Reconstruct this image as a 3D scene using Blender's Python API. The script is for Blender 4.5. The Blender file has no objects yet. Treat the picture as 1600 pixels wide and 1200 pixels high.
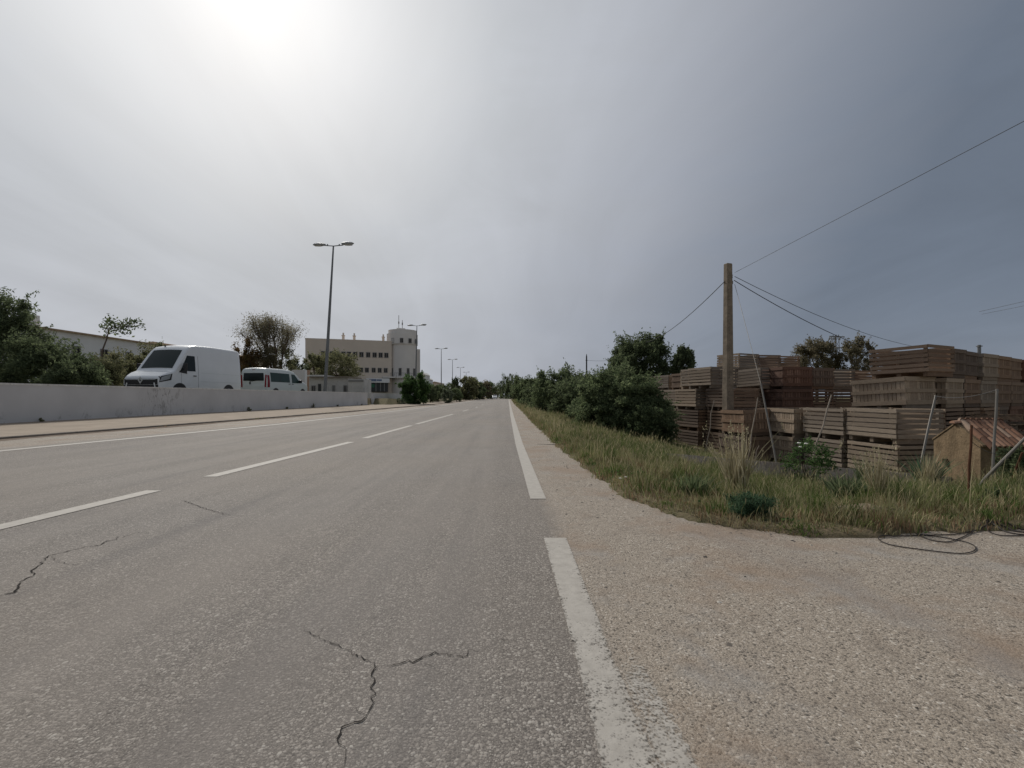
import bpy, math, random
import numpy as np
from mathutils import Vector, Matrix
random.seed(7)
C = bpy.context.scene.collection
PI = math.pi
F_, HC, HZ = 700.0, 0.85, 620.0      # focal length in photo px, camera height, horizon row

def P(px, py, D):                     # photo px + distance -> point in the place
    return ((px-800)/F_*D, D, HC-(py-HZ)/F_*D)
def G(px, py, z=0.0):                 # photo px on the level z
    D = (HC-z)*F_/(py-HZ)
    return ((px-800)/F_*D, D, z)
def X(px, D): return (px-800)/F_*D
def Zp(py, D): return HC-(py-HZ)/F_*D
def interp(t, pts):
    if t <= pts[0][0]: return pts[0][1]
    for (a, b), (c, d) in zip(pts, pts[1:]):
        if t <= c: return b+(d-b)*(t-a)/(c-a)
    return pts[-1][1]

# ---------------------------------------------------------------- tagging
def tag(o, label=None, cat=None, group=None, kind=None):
    if label: o['label'] = label
    if cat: o['category'] = cat
    if group: o['group'] = group
    if kind: o['kind'] = kind
    return o
def empty(name, loc=(0, 0, 0), rz=0.0, label=None, cat=None, group=None):
    o = bpy.data.objects.new(name, None); C.objects.link(o)
    o.location = loc; o.rotation_euler = (0, 0, rz); o.empty_display_size = .1
    return tag(o, label, cat, group)

# ---------------------------------------------------------------- mesh builder
class MB:
    def __init__(s): s.v = []; s.f = []
    def add(s, vs, fs):
        n = len(s.v); s.v += [tuple(v) for v in vs]; s.f += [tuple(i+n for i in f) for f in fs]; return s
    def box(s, c, d, M=None):
        x, y, z = d[0]/2, d[1]/2, d[2]/2
        vs = [Vector((i*x, j*y, k*z)) for i in (-1, 1) for j in (-1, 1) for k in (-1, 1)]
        if M is not None: vs = [M @ v for v in vs]
        vs = [v+Vector(c) for v in vs]
        return s.add(vs, [(0, 1, 3, 2), (4, 6, 7, 5), (0, 4, 5, 1), (2, 3, 7, 6), (0, 2, 6, 4), (1, 5, 7, 3)])
    def tube(s, pts, r, n=8, caps=True):
        pts = [Vector(p) for p in pts]; rs = r if isinstance(r, (list, tuple)) else [r]*len(pts)
        rings = []; up = Vector((0, 0, 1)); prev = None
        for i, p in enumerate(pts):
            t = (pts[min(i+1, len(pts)-1)]-pts[max(i-1, 0)]).normalized()
            if prev is None:
                a = t.cross(up if abs(t.z) < .95 else Vector((1, 0, 0))).normalized()
            else:
                a = (prev-t*prev.dot(t)).normalized()
            prev = a; b = t.cross(a)
            rings.append([p+(a*math.cos(2*PI*k/n)+b*math.sin(2*PI*k/n))*rs[i] for k in range(n)])
        return s.loft(rings, caps)
    def loft(s, rings, caps=True, closed=True):
        n = len(rings[0]); base = len(s.v)
        for r in rings: s.v += [tuple(p) for p in r]
        for i in range(len(rings)-1):
            for k in range(n if closed else n-1):
                a = base+i*n+k; b = base+i*n+(k+1) % n
                s.f.append((a, b, b+n, a+n))
        if caps:
            s.f.append(tuple(base+k for k in range(n))[::-1]); e = base+(len(rings)-1)*n
            s.f.append(tuple(e+k for k in range(n)))
        return s
    def cyl(s, c, r, h, n=16, r2=None):
        c = Vector(c)
        return s.loft([[c+Vector((rr*math.cos(2*PI*k/n), rr*math.sin(2*PI*k/n), z)) for k in range(n)] for rr, z in ((r, 0), (r if r2 is None else r2, h))])
    def cylx(s, c, r, w, n=20, ax='y'):
        c = Vector(c)
        def q(a, t): return Vector((r*math.cos(a), t, r*math.sin(a))) if ax == 'y' else Vector((t, r*math.cos(a), r*math.sin(a)))
        return s.loft([[c+q(2*PI*k/n, t) for k in range(n)] for t in (-w/2, w/2)])
    def prism(s, poly, h0, h1, axis='z'):
        f = {'z': lambda a, b, h: (a, b, h), 'y': lambda a, b, h: (a, h, b), 'x': lambda a, b, h: (h, a, b)}[axis]
        return s.loft([[f(a, b, h) for a, b in poly] for h in (h0, h1)])
    def grid(s, fn, us, vs):
        n = len(vs); base = len(s.v)
        for u in us:
            for v in vs: s.v.append(tuple(fn(u, v)))
        for i in range(len(us)-1):
            for j in range(n-1):
                a = base+i*n+j; s.f.append((a, a+n, a+n+1, a+1))
        return s
    def build(s, name, mat, parent=None, smooth=False, ang=35, bevel=0):
        me = bpy.data.meshes.new(name); me.from_pydata(s.v, [], s.f); me.update()
        if mat: me.materials.append(mat)
        if smooth:
            me.polygons.foreach_set('use_smooth', [True]*len(me.polygons)); me.set_sharp_from_angle(angle=math.radians(ang))
        o = bpy.data.objects.new(name, me); C.objects.link(o)
        if parent: o.parent = parent
        if bevel:
            b = o.modifiers.new('b', 'BEVEL'); b.width = bevel; b.segments = 2; b.limit_method = 'ANGLE'
        return o
def R3(rx=0, ry=0, rz=0):
    return Matrix.Rotation(rz, 3, 'Z') @ Matrix.Rotation(ry, 3, 'Y') @ Matrix.Rotation(rx, 3, 'X')

def fast(name, V, Fc, mat, parent=None, attr=None, smooth=False):
    """numpy mesh: V (N,3), Fc list of int arrays (each (M,k))"""
    me = bpy.data.meshes.new(name)
    me.vertices.add(len(V)); me.vertices.foreach_set('co', np.asarray(V, np.float32).ravel())
    idx = np.concatenate([f.ravel() for f in Fc]); tot = np.concatenate([np.full(len(f), f.shape[1]) for f in Fc])
    st = np.concatenate([[0], np.cumsum(tot)[:-1]])
    me.loops.add(len(idx)); me.loops.foreach_set('vertex_index', idx.astype(np.int32))
    me.polygons.add(len(tot)); me.polygons.foreach_set('loop_start', st.astype(np.int32)); me.polygons.foreach_set('loop_total', tot.astype(np.int32))
    if smooth: me.polygons.foreach_set('use_smooth', np.ones(len(tot), bool))
    me.update(calc_edges=True)
    if attr:
        for k, a in attr.items():
            at = me.attributes.new(k, 'FLOAT', 'POINT'); at.data.foreach_set('value', np.asarray(a, np.float32))
    me.materials.append(mat)
    o = bpy.data.objects.new(name, me); C.objects.link(o)
    if parent: o.parent = parent
    return o

# ---------------------------------------------------------------- materials
def newmat(name):
    m = bpy.data.materials.new(name); m.use_nodes = True; nt = m.node_tree
    for n in list(nt.nodes): nt.nodes.remove(n)
    out = nt.nodes.new('ShaderNodeOutputMaterial')
    return m, nt, out
class NT:
    def __init__(s, nt): s.nt = nt
    def n(s, t, **kw):
        nd = s.nt.nodes.new('ShaderNode'+t)
        for k, v in kw.items():
            if k.startswith('i_'):
                nd.inputs[k[2:].replace('_', ' ')].default_value = v
            else: setattr(nd, k, v)
        return nd
    def l(s, a, b): s.nt.links.new(a, b)
    def math(s, op, a, b=None, clamp=False):
        nd = s.n('Math', operation=op); nd.use_clamp = clamp
        for i, x in enumerate((a, b)):
            if x is None: continue
            if isinstance(x, (int, float)): nd.inputs[i].default_value = x
            else: s.l(x, nd.inputs[i])
        return nd.outputs[0]
    def noise(s, vec, scale, detail=4, rough=.55, dist=0):
        nd = s.n('TexNoise'); nd.inputs['Scale'].default_value = scale; nd.inputs['Detail'].default_value = detail
        nd.inputs['Roughness'].default_value = rough; nd.inputs['Distortion'].default_value = dist
        if vec is not None: s.l(vec, nd.inputs['Vector'])
        return nd.outputs['Fac']
    def ramp(s, fac, stops):
        nd = s.n('ValToRGB'); cr = nd.color_ramp
        while len(cr.elements) < len(stops): cr.elements.new(.5)
        for e, (p, c) in zip(cr.elements, stops):
            e.position = p; e.color = (c, c, c, 1) if isinstance(c, (int, float)) else (*c, 1)
        s.l(fac, nd.inputs[0]); return nd.outputs[0]
    def mix(s, fac, a, b, blend='MIX'):
        nd = s.n('Mix', data_type='RGBA', blend_type=blend)
        for sock, x in ((nd.inputs[0], fac), (nd.inputs[6], a), (nd.inputs[7], b)):
            if isinstance(x, (int, float)): sock.default_value = x if sock.type == 'VALUE' else (x, x, x, 1)
            elif isinstance(x, tuple): sock.default_value = (*x, 1)
            else: s.l(x, sock)
        return nd.outputs[2]
    def maprange(s, v, a, b, c=0, d=1):
        nd = s.n('MapRange'); s.l(v, nd.inputs[0])
        for i, x in enumerate((a, b, c, d)): nd.inputs[i+1].default_value = x
        return nd.outputs[0]
    def mapping(s, vec, scale=(1, 1, 1), rot=(0, 0, 0)):
        nd = s.n('Mapping'); s.l(vec, nd.inputs[0]); nd.inputs['Scale'].default_value = scale; nd.inputs['Rotation'].default_value = rot
        return nd.outputs[0]
    def obj(s): return s.n('TexCoord').outputs['Object']
    def attr(s, name):
        return s.n('Attribute', attribute_name=name).outputs['Fac']
    def bump(s, h, strength, dist):
        nd = s.n('Bump'); nd.inputs['Strength'].default_value = strength; nd.inputs['Distance'].default_value = dist
        s.l(h, nd.inputs['Height']); return nd.outputs[0]
    def bsdf(s, col, rough=.8, spec=.3, normal=None, metal=0):
        nd = s.n('BsdfPrincipled')
        if isinstance(col, tuple): nd.inputs['Base Color'].default_value = (*col, 1)
        else: s.l(col, nd.inputs['Base Color'])
        if isinstance(rough, (int, float)): nd.inputs['Roughness'].default_value = rough
        else: s.l(rough, nd.inputs['Roughness'])
        nd.inputs['Specular IOR Level'].default_value = spec; nd.inputs['Metallic'].default_value = metal
        if normal is not None: s.l(normal, nd.inputs['Normal'])
        return nd

def simple(name, col, rough=.7, spec=.3, var=.12, scale=3, metal=0, bump=0, bscale=60, dirt=None):
    m, nt, out = newmat(name); N = NT(nt); o = N.obj()
    f = N.noise(o, scale, 5)
    c = N.mix(N.maprange(f, .3, .7), tuple(x*(1-var) for x in col), tuple(min(1, x*(1+var)) for x in col))
    if dirt:
        g = N.noise(o, scale*3.1, 6, .65)
        c = N.mix(N.maprange(g, .55, .75, 0, .7), c, dirt)
    nm = N.bump(N.noise(o, bscale, 3), bump, .01) if bump else None
    b = N.bsdf(c, rough, spec, nm, metal); N.l(b.outputs[0], out.inputs[0]); return m

def asphalt_mat(name):
    m, nt, out = newmat(name); N = NT(nt); o = N.obj()
    sh = N.attr('sh')
    edge = N.math('ADD', sh, N.math('MULTIPLY', N.math('SUBTRACT', N.noise(o, 7, 6, .7), .5), .55))
    sf = N.maprange(edge, .3, .75)
    warp = N.n('TexNoise'); warp.inputs['Scale'].default_value = 22; N.l(o, warp.inputs['Vector'])
    vm = N.n('VectorMath', operation='MULTIPLY_ADD'); N.l(warp.outputs['Color'], vm.inputs[0]); vm.inputs[1].default_value = (.017, .017, 0); N.l(o, vm.inputs[2])
    w = vm.outputs[0]
    def vor(scale):
        v = N.n('TexVoronoi', voronoi_dimensions='2D'); v.inputs['Scale'].default_value = scale; N.l(w, v.inputs['Vector']); v.inputs['Randomness'].default_value = 1
        sx = N.n('SeparateColor'); N.l(v.outputs['Color'], sx.inputs[0]); return v.outputs['Distance'], sx.outputs
    d1, c1 = vor(92); d2, c2 = vor(185)
    patch = N.noise(o, 1.3, 5, .6)
    big = N.noise(o, .45, 3, .5)
    thr = N.math('ADD', N.math('MULTIPLY', N.math('SUBTRACT', 1.15, c1[1]), .50), N.math('MULTIPLY', N.math('SUBTRACT', patch, .5), .5))
    stone = N.maprange(N.math('SUBTRACT', thr, d1), -.02, .05)
    stone2 = N.maprange(N.math('SUBTRACT', N.math('MULTIPLY', c2[1], .6), d2), -.05, .05)
    binder = N.mix(N.maprange(N.noise(o, 210, 3, .7), .35, .65), (.045, .041, .039), (.245, .222, .204))
    s1c = N.ramp(c1[0], [(0, (.07, .065, .062)), (.25, (.22, .20, .182)), (.6, (.305, .279, .256)), (.9, (.385, .358, .33)), (1, (.50, .475, .44))])
    s2c = N.ramp(c2[0], [(0, (.07, .065, .06)), (.5, (.245, .222, .202)), (1, (.46, .425, .39))])
    a = N.mix(N.math('MULTIPLY', stone2, .8), binder, s2c); a = N.mix(N.math('MULTIPLY', stone, .85), a, s1c)
    st = N.noise(N.mapping(o, (1, .04, 1)), 1.6, 4, .6)
    a = N.mix(N.maprange(st, .4, .62, 0, .38), a, (.29, .265, .245)); st2 = N.noise(N.mapping(o, (1, .06, 1)), 2.9, 4, .6, .3); a = N.mix(N.maprange(st2, .52, .68, 0, .38), a, (.14, .13, .128))
    a = N.mix(N.maprange(big, .35, .7, 0, .28), a, (.27, .225, .18))
    a = N.mix(N.maprange(N.noise(o, .9, 6, .7), .52, .72, 0, .30), a, (.125, .118, .115))
    a = N.mix(N.maprange(N.noise(o, 3.7, 5, .7), .60, .70, 0, .35), a, (.12, .107, .10))
    a = N.mix(1.0, a, (.97, .955, .925), 'MULTIPLY')
    sand = N.mix(N.maprange(N.noise(o, 130, 4, .75), .35, .65), (.13, .112, .094), (.42, .37, .31))
    shc = N.ramp(c1[0], [(0, (.03, .028, .026)), (.14, (.10, .088, .076)), (.3, (.25, .22, .185)), (.6, (.33, .295, .25)), (.85, (.40, .365, .32)), (1, (.56, .53, .48))])
    sh2 = N.ramp(c2[0], [(0, (.03, .028, .026)), (.28, (.16, .14, .12)), (.6, (.34, .30, .25)), (1, (.50, .46, .41))])
    b = N.mix(N.math('MULTIPLY', stone2, .85), sand, sh2); b = N.mix(N.math('MULTIPLY', stone, .75), b, shc)
    b = N.mix(1.0, b, (1.03, .995, .955), 'MULTIPLY'); b = N.mix(N.maprange(N.noise(o, 1.1, 5, .65), .48, .62, 0, .6), b, (.25, .178, .125))
    b = N.mix(N.maprange(N.noise(o, 2.3, 5, .65), .54, .68, 0, .42), b, (.30, .29, .275))
    b = N.mix(N.maprange(N.noise(o, 4.5, 6, .7), .54, .66, 0, .38), b, (.16, .13, .105)); b = N.mix(N.maprange(N.noise(N.mapping(o, (1, .25, 1), (0, 0, .25)), 1.7, 5, .6), .52, .66, 0, .35), b, (.21, .185, .165))
    col = N.mix(sf, a, b)
    h = N.math('ADD', N.math('MULTIPLY', stone, N.math('SUBTRACT', 1, d1)), N.math('MULTIPLY', N.math('ADD', stone2, N.noise(o, 120, 3)), .5))
    bs = N.bsdf(col, .82, .25, N.bump(h, .42, .005)); N.l(bs.outputs[0], out.inputs[0]); return m

def paint_mat(name):
    m, nt, out = newmat(name); N = NT(nt); o = N.obj(); wear = N.attr('wear')
    n1 = N.noise(o, 55, 5, .75); n2 = N.noise(o, 5, 4, .6)
    v = N.n('TexVoronoi', voronoi_dimensions='2D'); v.inputs['Scale'].default_value = 110; N.l(o, v.inputs['Vector'])
    fac = N.math('ADD', N.math('ADD', N.math('MULTIPLY', n1, .75), N.math('MULTIPLY', n2, .45)), N.math('MULTIPLY', v.outputs['Distance'], .18))
    keep = N.math('MULTIPLY', N.maprange(N.math('SUBTRACT', fac, wear), -.07, .09), .93)
    col = N.mix(N.maprange(N.noise(o, 18, 6, .7), .3, .7), (.35, .322, .285), (.47, .438, .39))
    b = N.bsdf(col, .7, .3, N.bump(n1, .5, .004)); t = N.n('BsdfTransparent'); mx = N.n('MixShader')
    N.l(keep, mx.inputs[0]); N.l(t.outputs[0], mx.inputs[1]); N.l(b.outputs[0], mx.inputs[2]); N.l(mx.outputs[0], out.inputs[0]); return m

def leaf_mat(name, cols, trans=.55, rough=.75, attrname=None):
    m, nt, out = newmat(name); N = NT(nt)
    r = N.attr(attrname) if attrname else N.n('NewGeometry').outputs['Random Per Island']
    k = len(cols)-1
    c = N.ramp(r, [(i/k if k else 0, q) for i, q in enumerate(cols)])
    o = N.obj(); c = N.mix(N.maprange(N.noise(o, 1.7, 3), .35, .7, 0, .5), c, tuple(x*.6 for x in cols[0]))
    b = N.bsdf(c, rough, .12); t = N.n('BsdfTranslucent'); N.l(c, t.inputs[0]); mx = N.n('MixShader'); mx.inputs[0].default_value = trans
    N.l(b.outputs[0], mx.inputs[1]); N.l(t.outputs[0], mx.inputs[2]); N.l(mx.outputs[0], out.inputs[0]); return m

def wood_mat(name, cols, scale=1.0):
    m, nt, out = newmat(name); N = NT(nt); o = N.obj()
    r = N.n('NewGeometry').outputs['Random Per Island']; inf = N.n('ObjectInfo').outputs['Random']
    c = N.ramp(r, [(i/(len(cols)-1), q) for i, q in enumerate(cols)])
    g = N.noise(N.mapping(o, (3*scale, 3*scale, 40*scale)), 2.2, 6, .7, 1.2)
    c = N.mix(N.maprange(g, .35, .7, 0, .6), c, tuple(x*.45 for x in cols[0]))
    spots = N.noise(o, 5.5, 4, .6)
    c = N.mix(N.maprange(spots, .58, .75, 0, .45), c, tuple(x*1.35 for x in cols[-1]))
    hv = N.n('HueSaturation'); N.l(c, hv.inputs['Color']); N.l(N.maprange(inf, 0, 1, .65, 1.25), hv.inputs['Value']); N.l(N.maprange(inf, 0, 1, .75, 1.1), hv.inputs['Saturation'])
    b = N.bsdf(hv.outputs[0], .85, .15, N.bump(g, .5, .01)); N.l(b.outputs[0], out.inputs[0]); return m

def wall_mat(name, col, stain, z0=0.0, zh=.5, amount=.6):
    m, nt, out = newmat(name); N = NT(nt); o = N.obj()
    sep = N.n('SeparateXYZ'); N.l(o, sep.inputs[0])
    c = N.mix(N.maprange(N.noise(o, .8, 5), .3, .7), tuple(x*.88 for x in col), tuple(x*1.05 for x in col))
    st = N.noise(N.mapping(o, (1, 1, .5)), 3.1, 7, .8, .6); yb = N.math('ABSOLUTE', N.math('SUBTRACT', sep.outputs[1], 17.6)); loc = N.maprange(yb, .2, 1.3, 1, 0); vein = N.noise(N.mapping(o, (1, 1.6, .45)), 5, 6, .8, 1.2)
    low = N.maprange(sep.outputs[2], z0, z0+zh, amount, 0)
    f = N.math('MULTIPLY', N.maprange(st, .55, .66), low, True); f = N.math('MAXIMUM', f, N.math('MULTIPLY', N.maprange(vein, .54, .60), N.math('MULTIPLY', loc, .75)))
    c = N.mix(f, c, stain)
    c = N.mix(N.maprange(N.noise(o, 9, 6, .8), .70, .76, 0, .35), c, stain)
    b = N.bsdf(c, .9, .15, N.bump(N.noise(o, 35, 5), .25, .01)); N.l(b.outputs[0], out.inputs[0]); return m

M = {}
M['asphalt'] = asphalt_mat('asphalt'); M['paint'] = paint_mat('road_paint')
M['crack'] = simple('crack', (.038, .034, .031), .95, .05)
M['white_wall'] = wall_mat('white_wall', (.58, .575, .575), (.12, .10, .085), .1, .4, .75)
M['wall_top'] = simple('wall_top', (.66, .65, .62), .9, .1, .15, 5, dirt=(.25, .23, .20))
M['walk'] = simple('sidewalk', (.31, .255, .20), .9, .15, .14, 1.5, bump=.3, bscale=80, dirt=(.22, .17, .13))
M['dirt'] = simple('gutter_dirt', (.17, .13, .10), .95, .1, .35, 9, bump=.5, bscale=50, dirt=(.08, .06, .05))
M['kerb'] = simple('kerb', (.22, .19, .16), .9, .15, .25, 4, dirt=(.08, .07, .06))
M['concrete'] = simple('concrete', (.23, .18, .13), .9, .15, .2, 3, bump=.3, dirt=(.12, .10, .08))
M['pole'] = simple('pole_concrete', (.24, .195, .148), .9, .15, .3, 5, bump=.6, bscale=40, dirt=(.11, .09, .07))
M['metal'] = simple('lamp_metal', (.16, .165, .17), .5, .4, .1, 2, metal=.3)
M['lamp'] = simple('lamp_housing', (.30, .31, .32), .45, .5, .08, 4)
M['lens'] = simple('lamp_lens', (.45, .46, .46), .25, .5, .05, 4)
M['black'] = simple('black_plastic', (.018, .018, .02), .5, .4, .1)
M['rubber'] = simple('tyre_rubber', (.025, .025, .026), .85, .2, .1)
M['rim'] = simple('wheel_rim', (.32, .33, .34), .4, .5, .1, metal=.6)
M['cable'] = simple('cable', (.035, .028, .024), .6, .3, .1)
M['wire'] = simple('wire', (.05, .05, .055), .6, .3, .1)
M['rust'] = simple('rust', (.11, .052, .03), .9, .15, .3, 12)
M['stick'] = simple('old_stick', (.28, .235, .19), .85, .15, .2, 6, dirt=(.12, .10, .08))
M['galv'] = simple('galvanised', (.20, .185, .165), .6, .4, .15, 5, metal=.3)
M['chrome'] = simple('chrome', (.65, .66, .67), .2, .5, .02, metal=.9)
M['cream'] = simple('cream_render', (.62, .54, .46), .9, .15, .05, .4)
M['tower'] = simple('grey_render', (.66, .63, .60), .9, .15, .05, .4)
M['white'] = simple('white_render', (.74, .74, .74), .85, .15, .06, .6)
M['shed'] = simple('shed_render', (.50, .485, .47), .9, .15, .12, 1.2, dirt=(.28, .26, .24))
M['pink'] = simple('pink_render', (.40, .26, .19), .9, .15, .08, .6)
M['wframe'] = simple('window_frame', (.24, .235, .23), .6, .3, .05)
M['shop'] = simple('shop_dark', (.03, .034, .036), .4, .4, .1)
M['green'] = simple('green_panel', (.02, .13, .07), .5, .4, .1)
M['blue'] = simple('blue_sign', (.16, .20, .30), .6, .3, .2, 3)
M['bark'] = simple('bark', (.085, .065, .048), .95, .1, .3, 6)
M['twig'] = simple('twig', (.13, .095, .075), .9, .1, .25, 6)
M['plaster'] = simple('hut_plaster', (.20, .145, .09), .95, .1, .3, 4.5, bump=1.0, bscale=25, dirt=(.10, .075, .05))
M['tile'] = None
M['roofs'] = simple('far_roof', (.46, .35, .26), .9, .1, .15, 2)
M['crate_grey'] = wood_mat('wood_grey', [(.21, .16, .118), (.30, .235, .175), (.43, .345, .262), (.25, .195, .148)])
M['crate_brown'] = wood_mat('wood_brown', [(.145, .096, .066), (.215, .146, .102), (.32, .225, .16), (.175, .12, .086)])
M['crate_red'] = wood_mat('wood_red', [(.11, .062, .045), (.175, .102, .074), (.22, .135, .10)])
M['pallet'] = wood_mat('wood_pallet', [(.12, .08, .05), (.22, .15, .10), (.30, .22, .15)])
m, nt, out = newmat('roof_tile'); N = NT(nt); r = N.n('NewGeometry').outputs['Random Per Island']
c = N.ramp(r, [(0, (.12, .065, .045)), (.4, (.23, .125, .082)), (.75, (.34, .205, .14)), (1, (.33, .25, .19))])
c = N.mix(N.maprange(N.noise(N.obj(), 20, 5, .7), .5, .7, 0, .6), c, (.12, .09, .07)); b = N.bsdf(c, .9, .15); N.l(b.outputs[0], out.inputs[0]); M['tile'] = m
def paint_car(name, col, rough=.3):
    m, nt, out = newmat(name); N = NT(nt)
    c = N.mix(N.maprange(N.noise(N.obj(), 1.6, 5), .35, .7, 0, .35), col, tuple(x*.86 for x in col))
    b = N.bsdf(c, rough, .45); b.inputs['Coat Weight'].default_value = .4; N.l(b.outputs[0], out.inputs[0]); return m
M['van_white'] = paint_car('van_white_paint', (.70, .72, .74)); M['van_white2'] = paint_car('minibus_white_paint', (.56, .60, .60), .35)
def glass(name, col, rough=.06):
    m, nt, out = newmat(name); N = NT(nt); b = N.bsdf(col, rough, .22); N.l(b.outputs[0], out.inputs[0]); return m
M['glass'] = glass('dark_glass', (.016, .022, .024)); M['glass2'] = glass('tinted_glass', (.03, .055, .05), .1); M['shield'] = glass('windscreen_glass', (.018, .028, .026), .2)
M['pane'] = glass('window_pane', (.025, .022, .02), .3)
M['taillight'] = glass('red_lamp', (.20, .012, .02), .25); M['headlight'] = glass('clear_lamp', (.30, .32, .34), .1)
G1 = [(.018, .030, .012), (.035, .055, .020), (.055, .078, .03), (.075, .095, .042)]
M['leaf_dark'] = leaf_mat('leaf_dark', [(0.0750, 0.0975, 0.0525), (0.1313, 0.1625, 0.0850), (0.2000, 0.2375, 0.1250)])
M['leaf_green'] = leaf_mat('leaf_green', [(0.0676, 0.0913, 0.0473), (0.1217, 0.1589, 0.0777), (0.1775, 0.2197, 0.1082), (0.2451, 0.2788, 0.1521)])
M['leaf_lush'] = leaf_mat('leaf_lush', [(0.0483, 0.0885, 0.0322), (0.0885, 0.1530, 0.0515), (0.1288, 0.2012, 0.0725)])
M['leaf_olive'] = leaf_mat('leaf_olive', [(0.1010, 0.1087, 0.0544), (0.1708, 0.1786, 0.0900), (0.2407, 0.2407, 0.1320), (0.3105, 0.2872, 0.1708)])
M['leaf_grey'] = leaf_mat('leaf_greygreen', [(0.0810, 0.0990, 0.0648), (0.1350, 0.1620, 0.1044), (0.2160, 0.2430, 0.1620)])
M['leaf_brown'] = leaf_mat('leaf_brown', [(.12, .105, .065), (.19, .165, .10), (.25, .215, .145), (.16, .16, .095)])
M['leaf_ochre'] = leaf_mat('leaf_ochre', [(0.1125, 0.0675, 0.0330), (0.1950, 0.1200, 0.0525), (0.1500, 0.1350, 0.0525)])
M['leaf_blue'] = leaf_mat('leaf_bluegreen', [(.05, .095, .055), (.085, .145, .08), (.12, .19, .11)])
M['grass'] = leaf_mat('grass_blades', [(.055, .092, .024), (.10, .16, .040), (.15, .21, .06), (.26, .26, .11), (.46, .40, .24), (.36, .24, .15), (.20, .115, .075)], .3, .7, 'tone')
M['leaf_twig'] = leaf_mat('leaf_twig', [(.15, .14, .09), (.23, .21, .14), (.30, .27, .20)])
M['straw'] = leaf_mat('straw', [(.28, .24, .14), (.46, .40, .26), (.60, .54, .38)], .3, .7)
M['flower'] = simple('flower_white', (.75, .74, .68), .8, .1, .05)
M['yellow'] = simple('flower_yellow', (.65, .48, .04), .8, .1, .05)

# ---------------------------------------------------------------- road lines (X as a function of distance)
LR = [(0, .272), (1.1, .272), (2.7, .258), (3.7, .218), (8, .13), (20, 0), (50, -.25), (100, -.65), (200, -1.4), (300, -3), (450, -7.5), (700, -18)]
LC = [(0, -3.5), (2, -3.40), (2.92, -3.33), (4.05, -3.24), (8.3, -3.02), (19.8, -2.9), (35, -2.86), (62, -3.4), (100, -4), (200, -5.2), (300, -7), (450, -11.5), (700, -22)]
LL = [(-5, -8.6), (5, -8.2), (7, -8.0), (10, -7.65), (14, -7.2), (25, -6.95), (45, -6.75), (85, -7.7), (112, -8.3), (150, -8.6), (200, -9.2), (300, -11), (450, -15.5), (700, -26)]
KB = [(-5, -10.5), (5, -10.3), (9, -10.1), (14, -9.75), (18, -9.5), (25, -9.15), (45, -8.6), (85, -9.3), (150, -10.3), (300, -12.8), (700, -28)]
WL = [(-6, -13.6), (12, -13.65), (17.5, -13.72), (25, -13.45), (31, -13.2), (40, -13.05), (70, -14)]
EDGE = [(1600/1, 0)]
EP = [G(px, py)[:2] for px, py in ((1900, 812), (1760, 818), (1600, 828), (1520, 833), (1400, 840), (1250, 840), (1150, 830), (1060, 808), (985, 785), (935, 750), (870, 700), (830, 660), (812, 640))] + [(.25, 50), (-.05, 100), (-.7, 200), (-2.2, 300), (-6.5, 450), (-17, 700)]
EP = [(14, 3.6), (9, 3.3), (6, 3.15)] + EP
EPa = np.array(EP)
def edge_dist(XX, YY):
    """signed distance to the verge edge, + on the grass side"""
    p = np.stack([XX, YY], -1); best = np.full(XX.shape, 1e9); sgn = np.ones(XX.shape)
    for a, b in zip(EPa[:-1], EPa[1:]):
        d = b-a; L = d@d; t = np.clip(((p-a)@d)/L, 0, 1); q = a+t[..., None]*d; r = p-q; ds = np.hypot(r[..., 0], r[..., 1])
        cr = d[0]*r[..., 1]-d[1]*r[..., 0]
        m = ds < best; best = np.where(m, ds, best); sgn = np.where(m, np.sign(-cr), sgn)
    return best*sgn
def wav(x, y, k=1.0):
    return (np.sin(x*2.1*k+1.3*np.sin(y*1.7*k))+np.sin(y*2.7*k+1.9*np.sin(x*1.3*k)+2)+.5*np.sin(x*6.1*k+y*5.3*k))/2.5
def ground_z(XX, YY):
    XX = np.asarray(XX, float); YY = np.asarray(YY, float)
    d = edge_dist(XX, YY); d2 = d+.06*wav(XX, YY, 3)
    z = np.where(d2 > 0, np.minimum(.03, d2*.3)-.175*np.clip(d-.2, 0, 5.7), -.05)
    z = z+np.where(d > .5, .03*wav(XX, YY, 1.1), 0)
    kb = np.interp(YY, [k[0] for k in KB], [k[1] for k in KB]); wl = np.interp(YY, [k[0] for k in WL], [k[1] for k in WL])
    left = np.interp(YY, [0, 42, 60, 120], [.72, .72, .35, .3])
    z = np.where(XX < np.where(YY < 43, wl-.12, kb-3), left, z)
    z = np.where((YY >= 43) & (XX < kb-.1) & (XX >= kb-3), -.05+.35*np.clip((kb-XX)/3, 0, 1)*0+.02, z)
    return z
def gz(x, y): return float(ground_z(np.array([x]), np.array([y]))[0])

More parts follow.
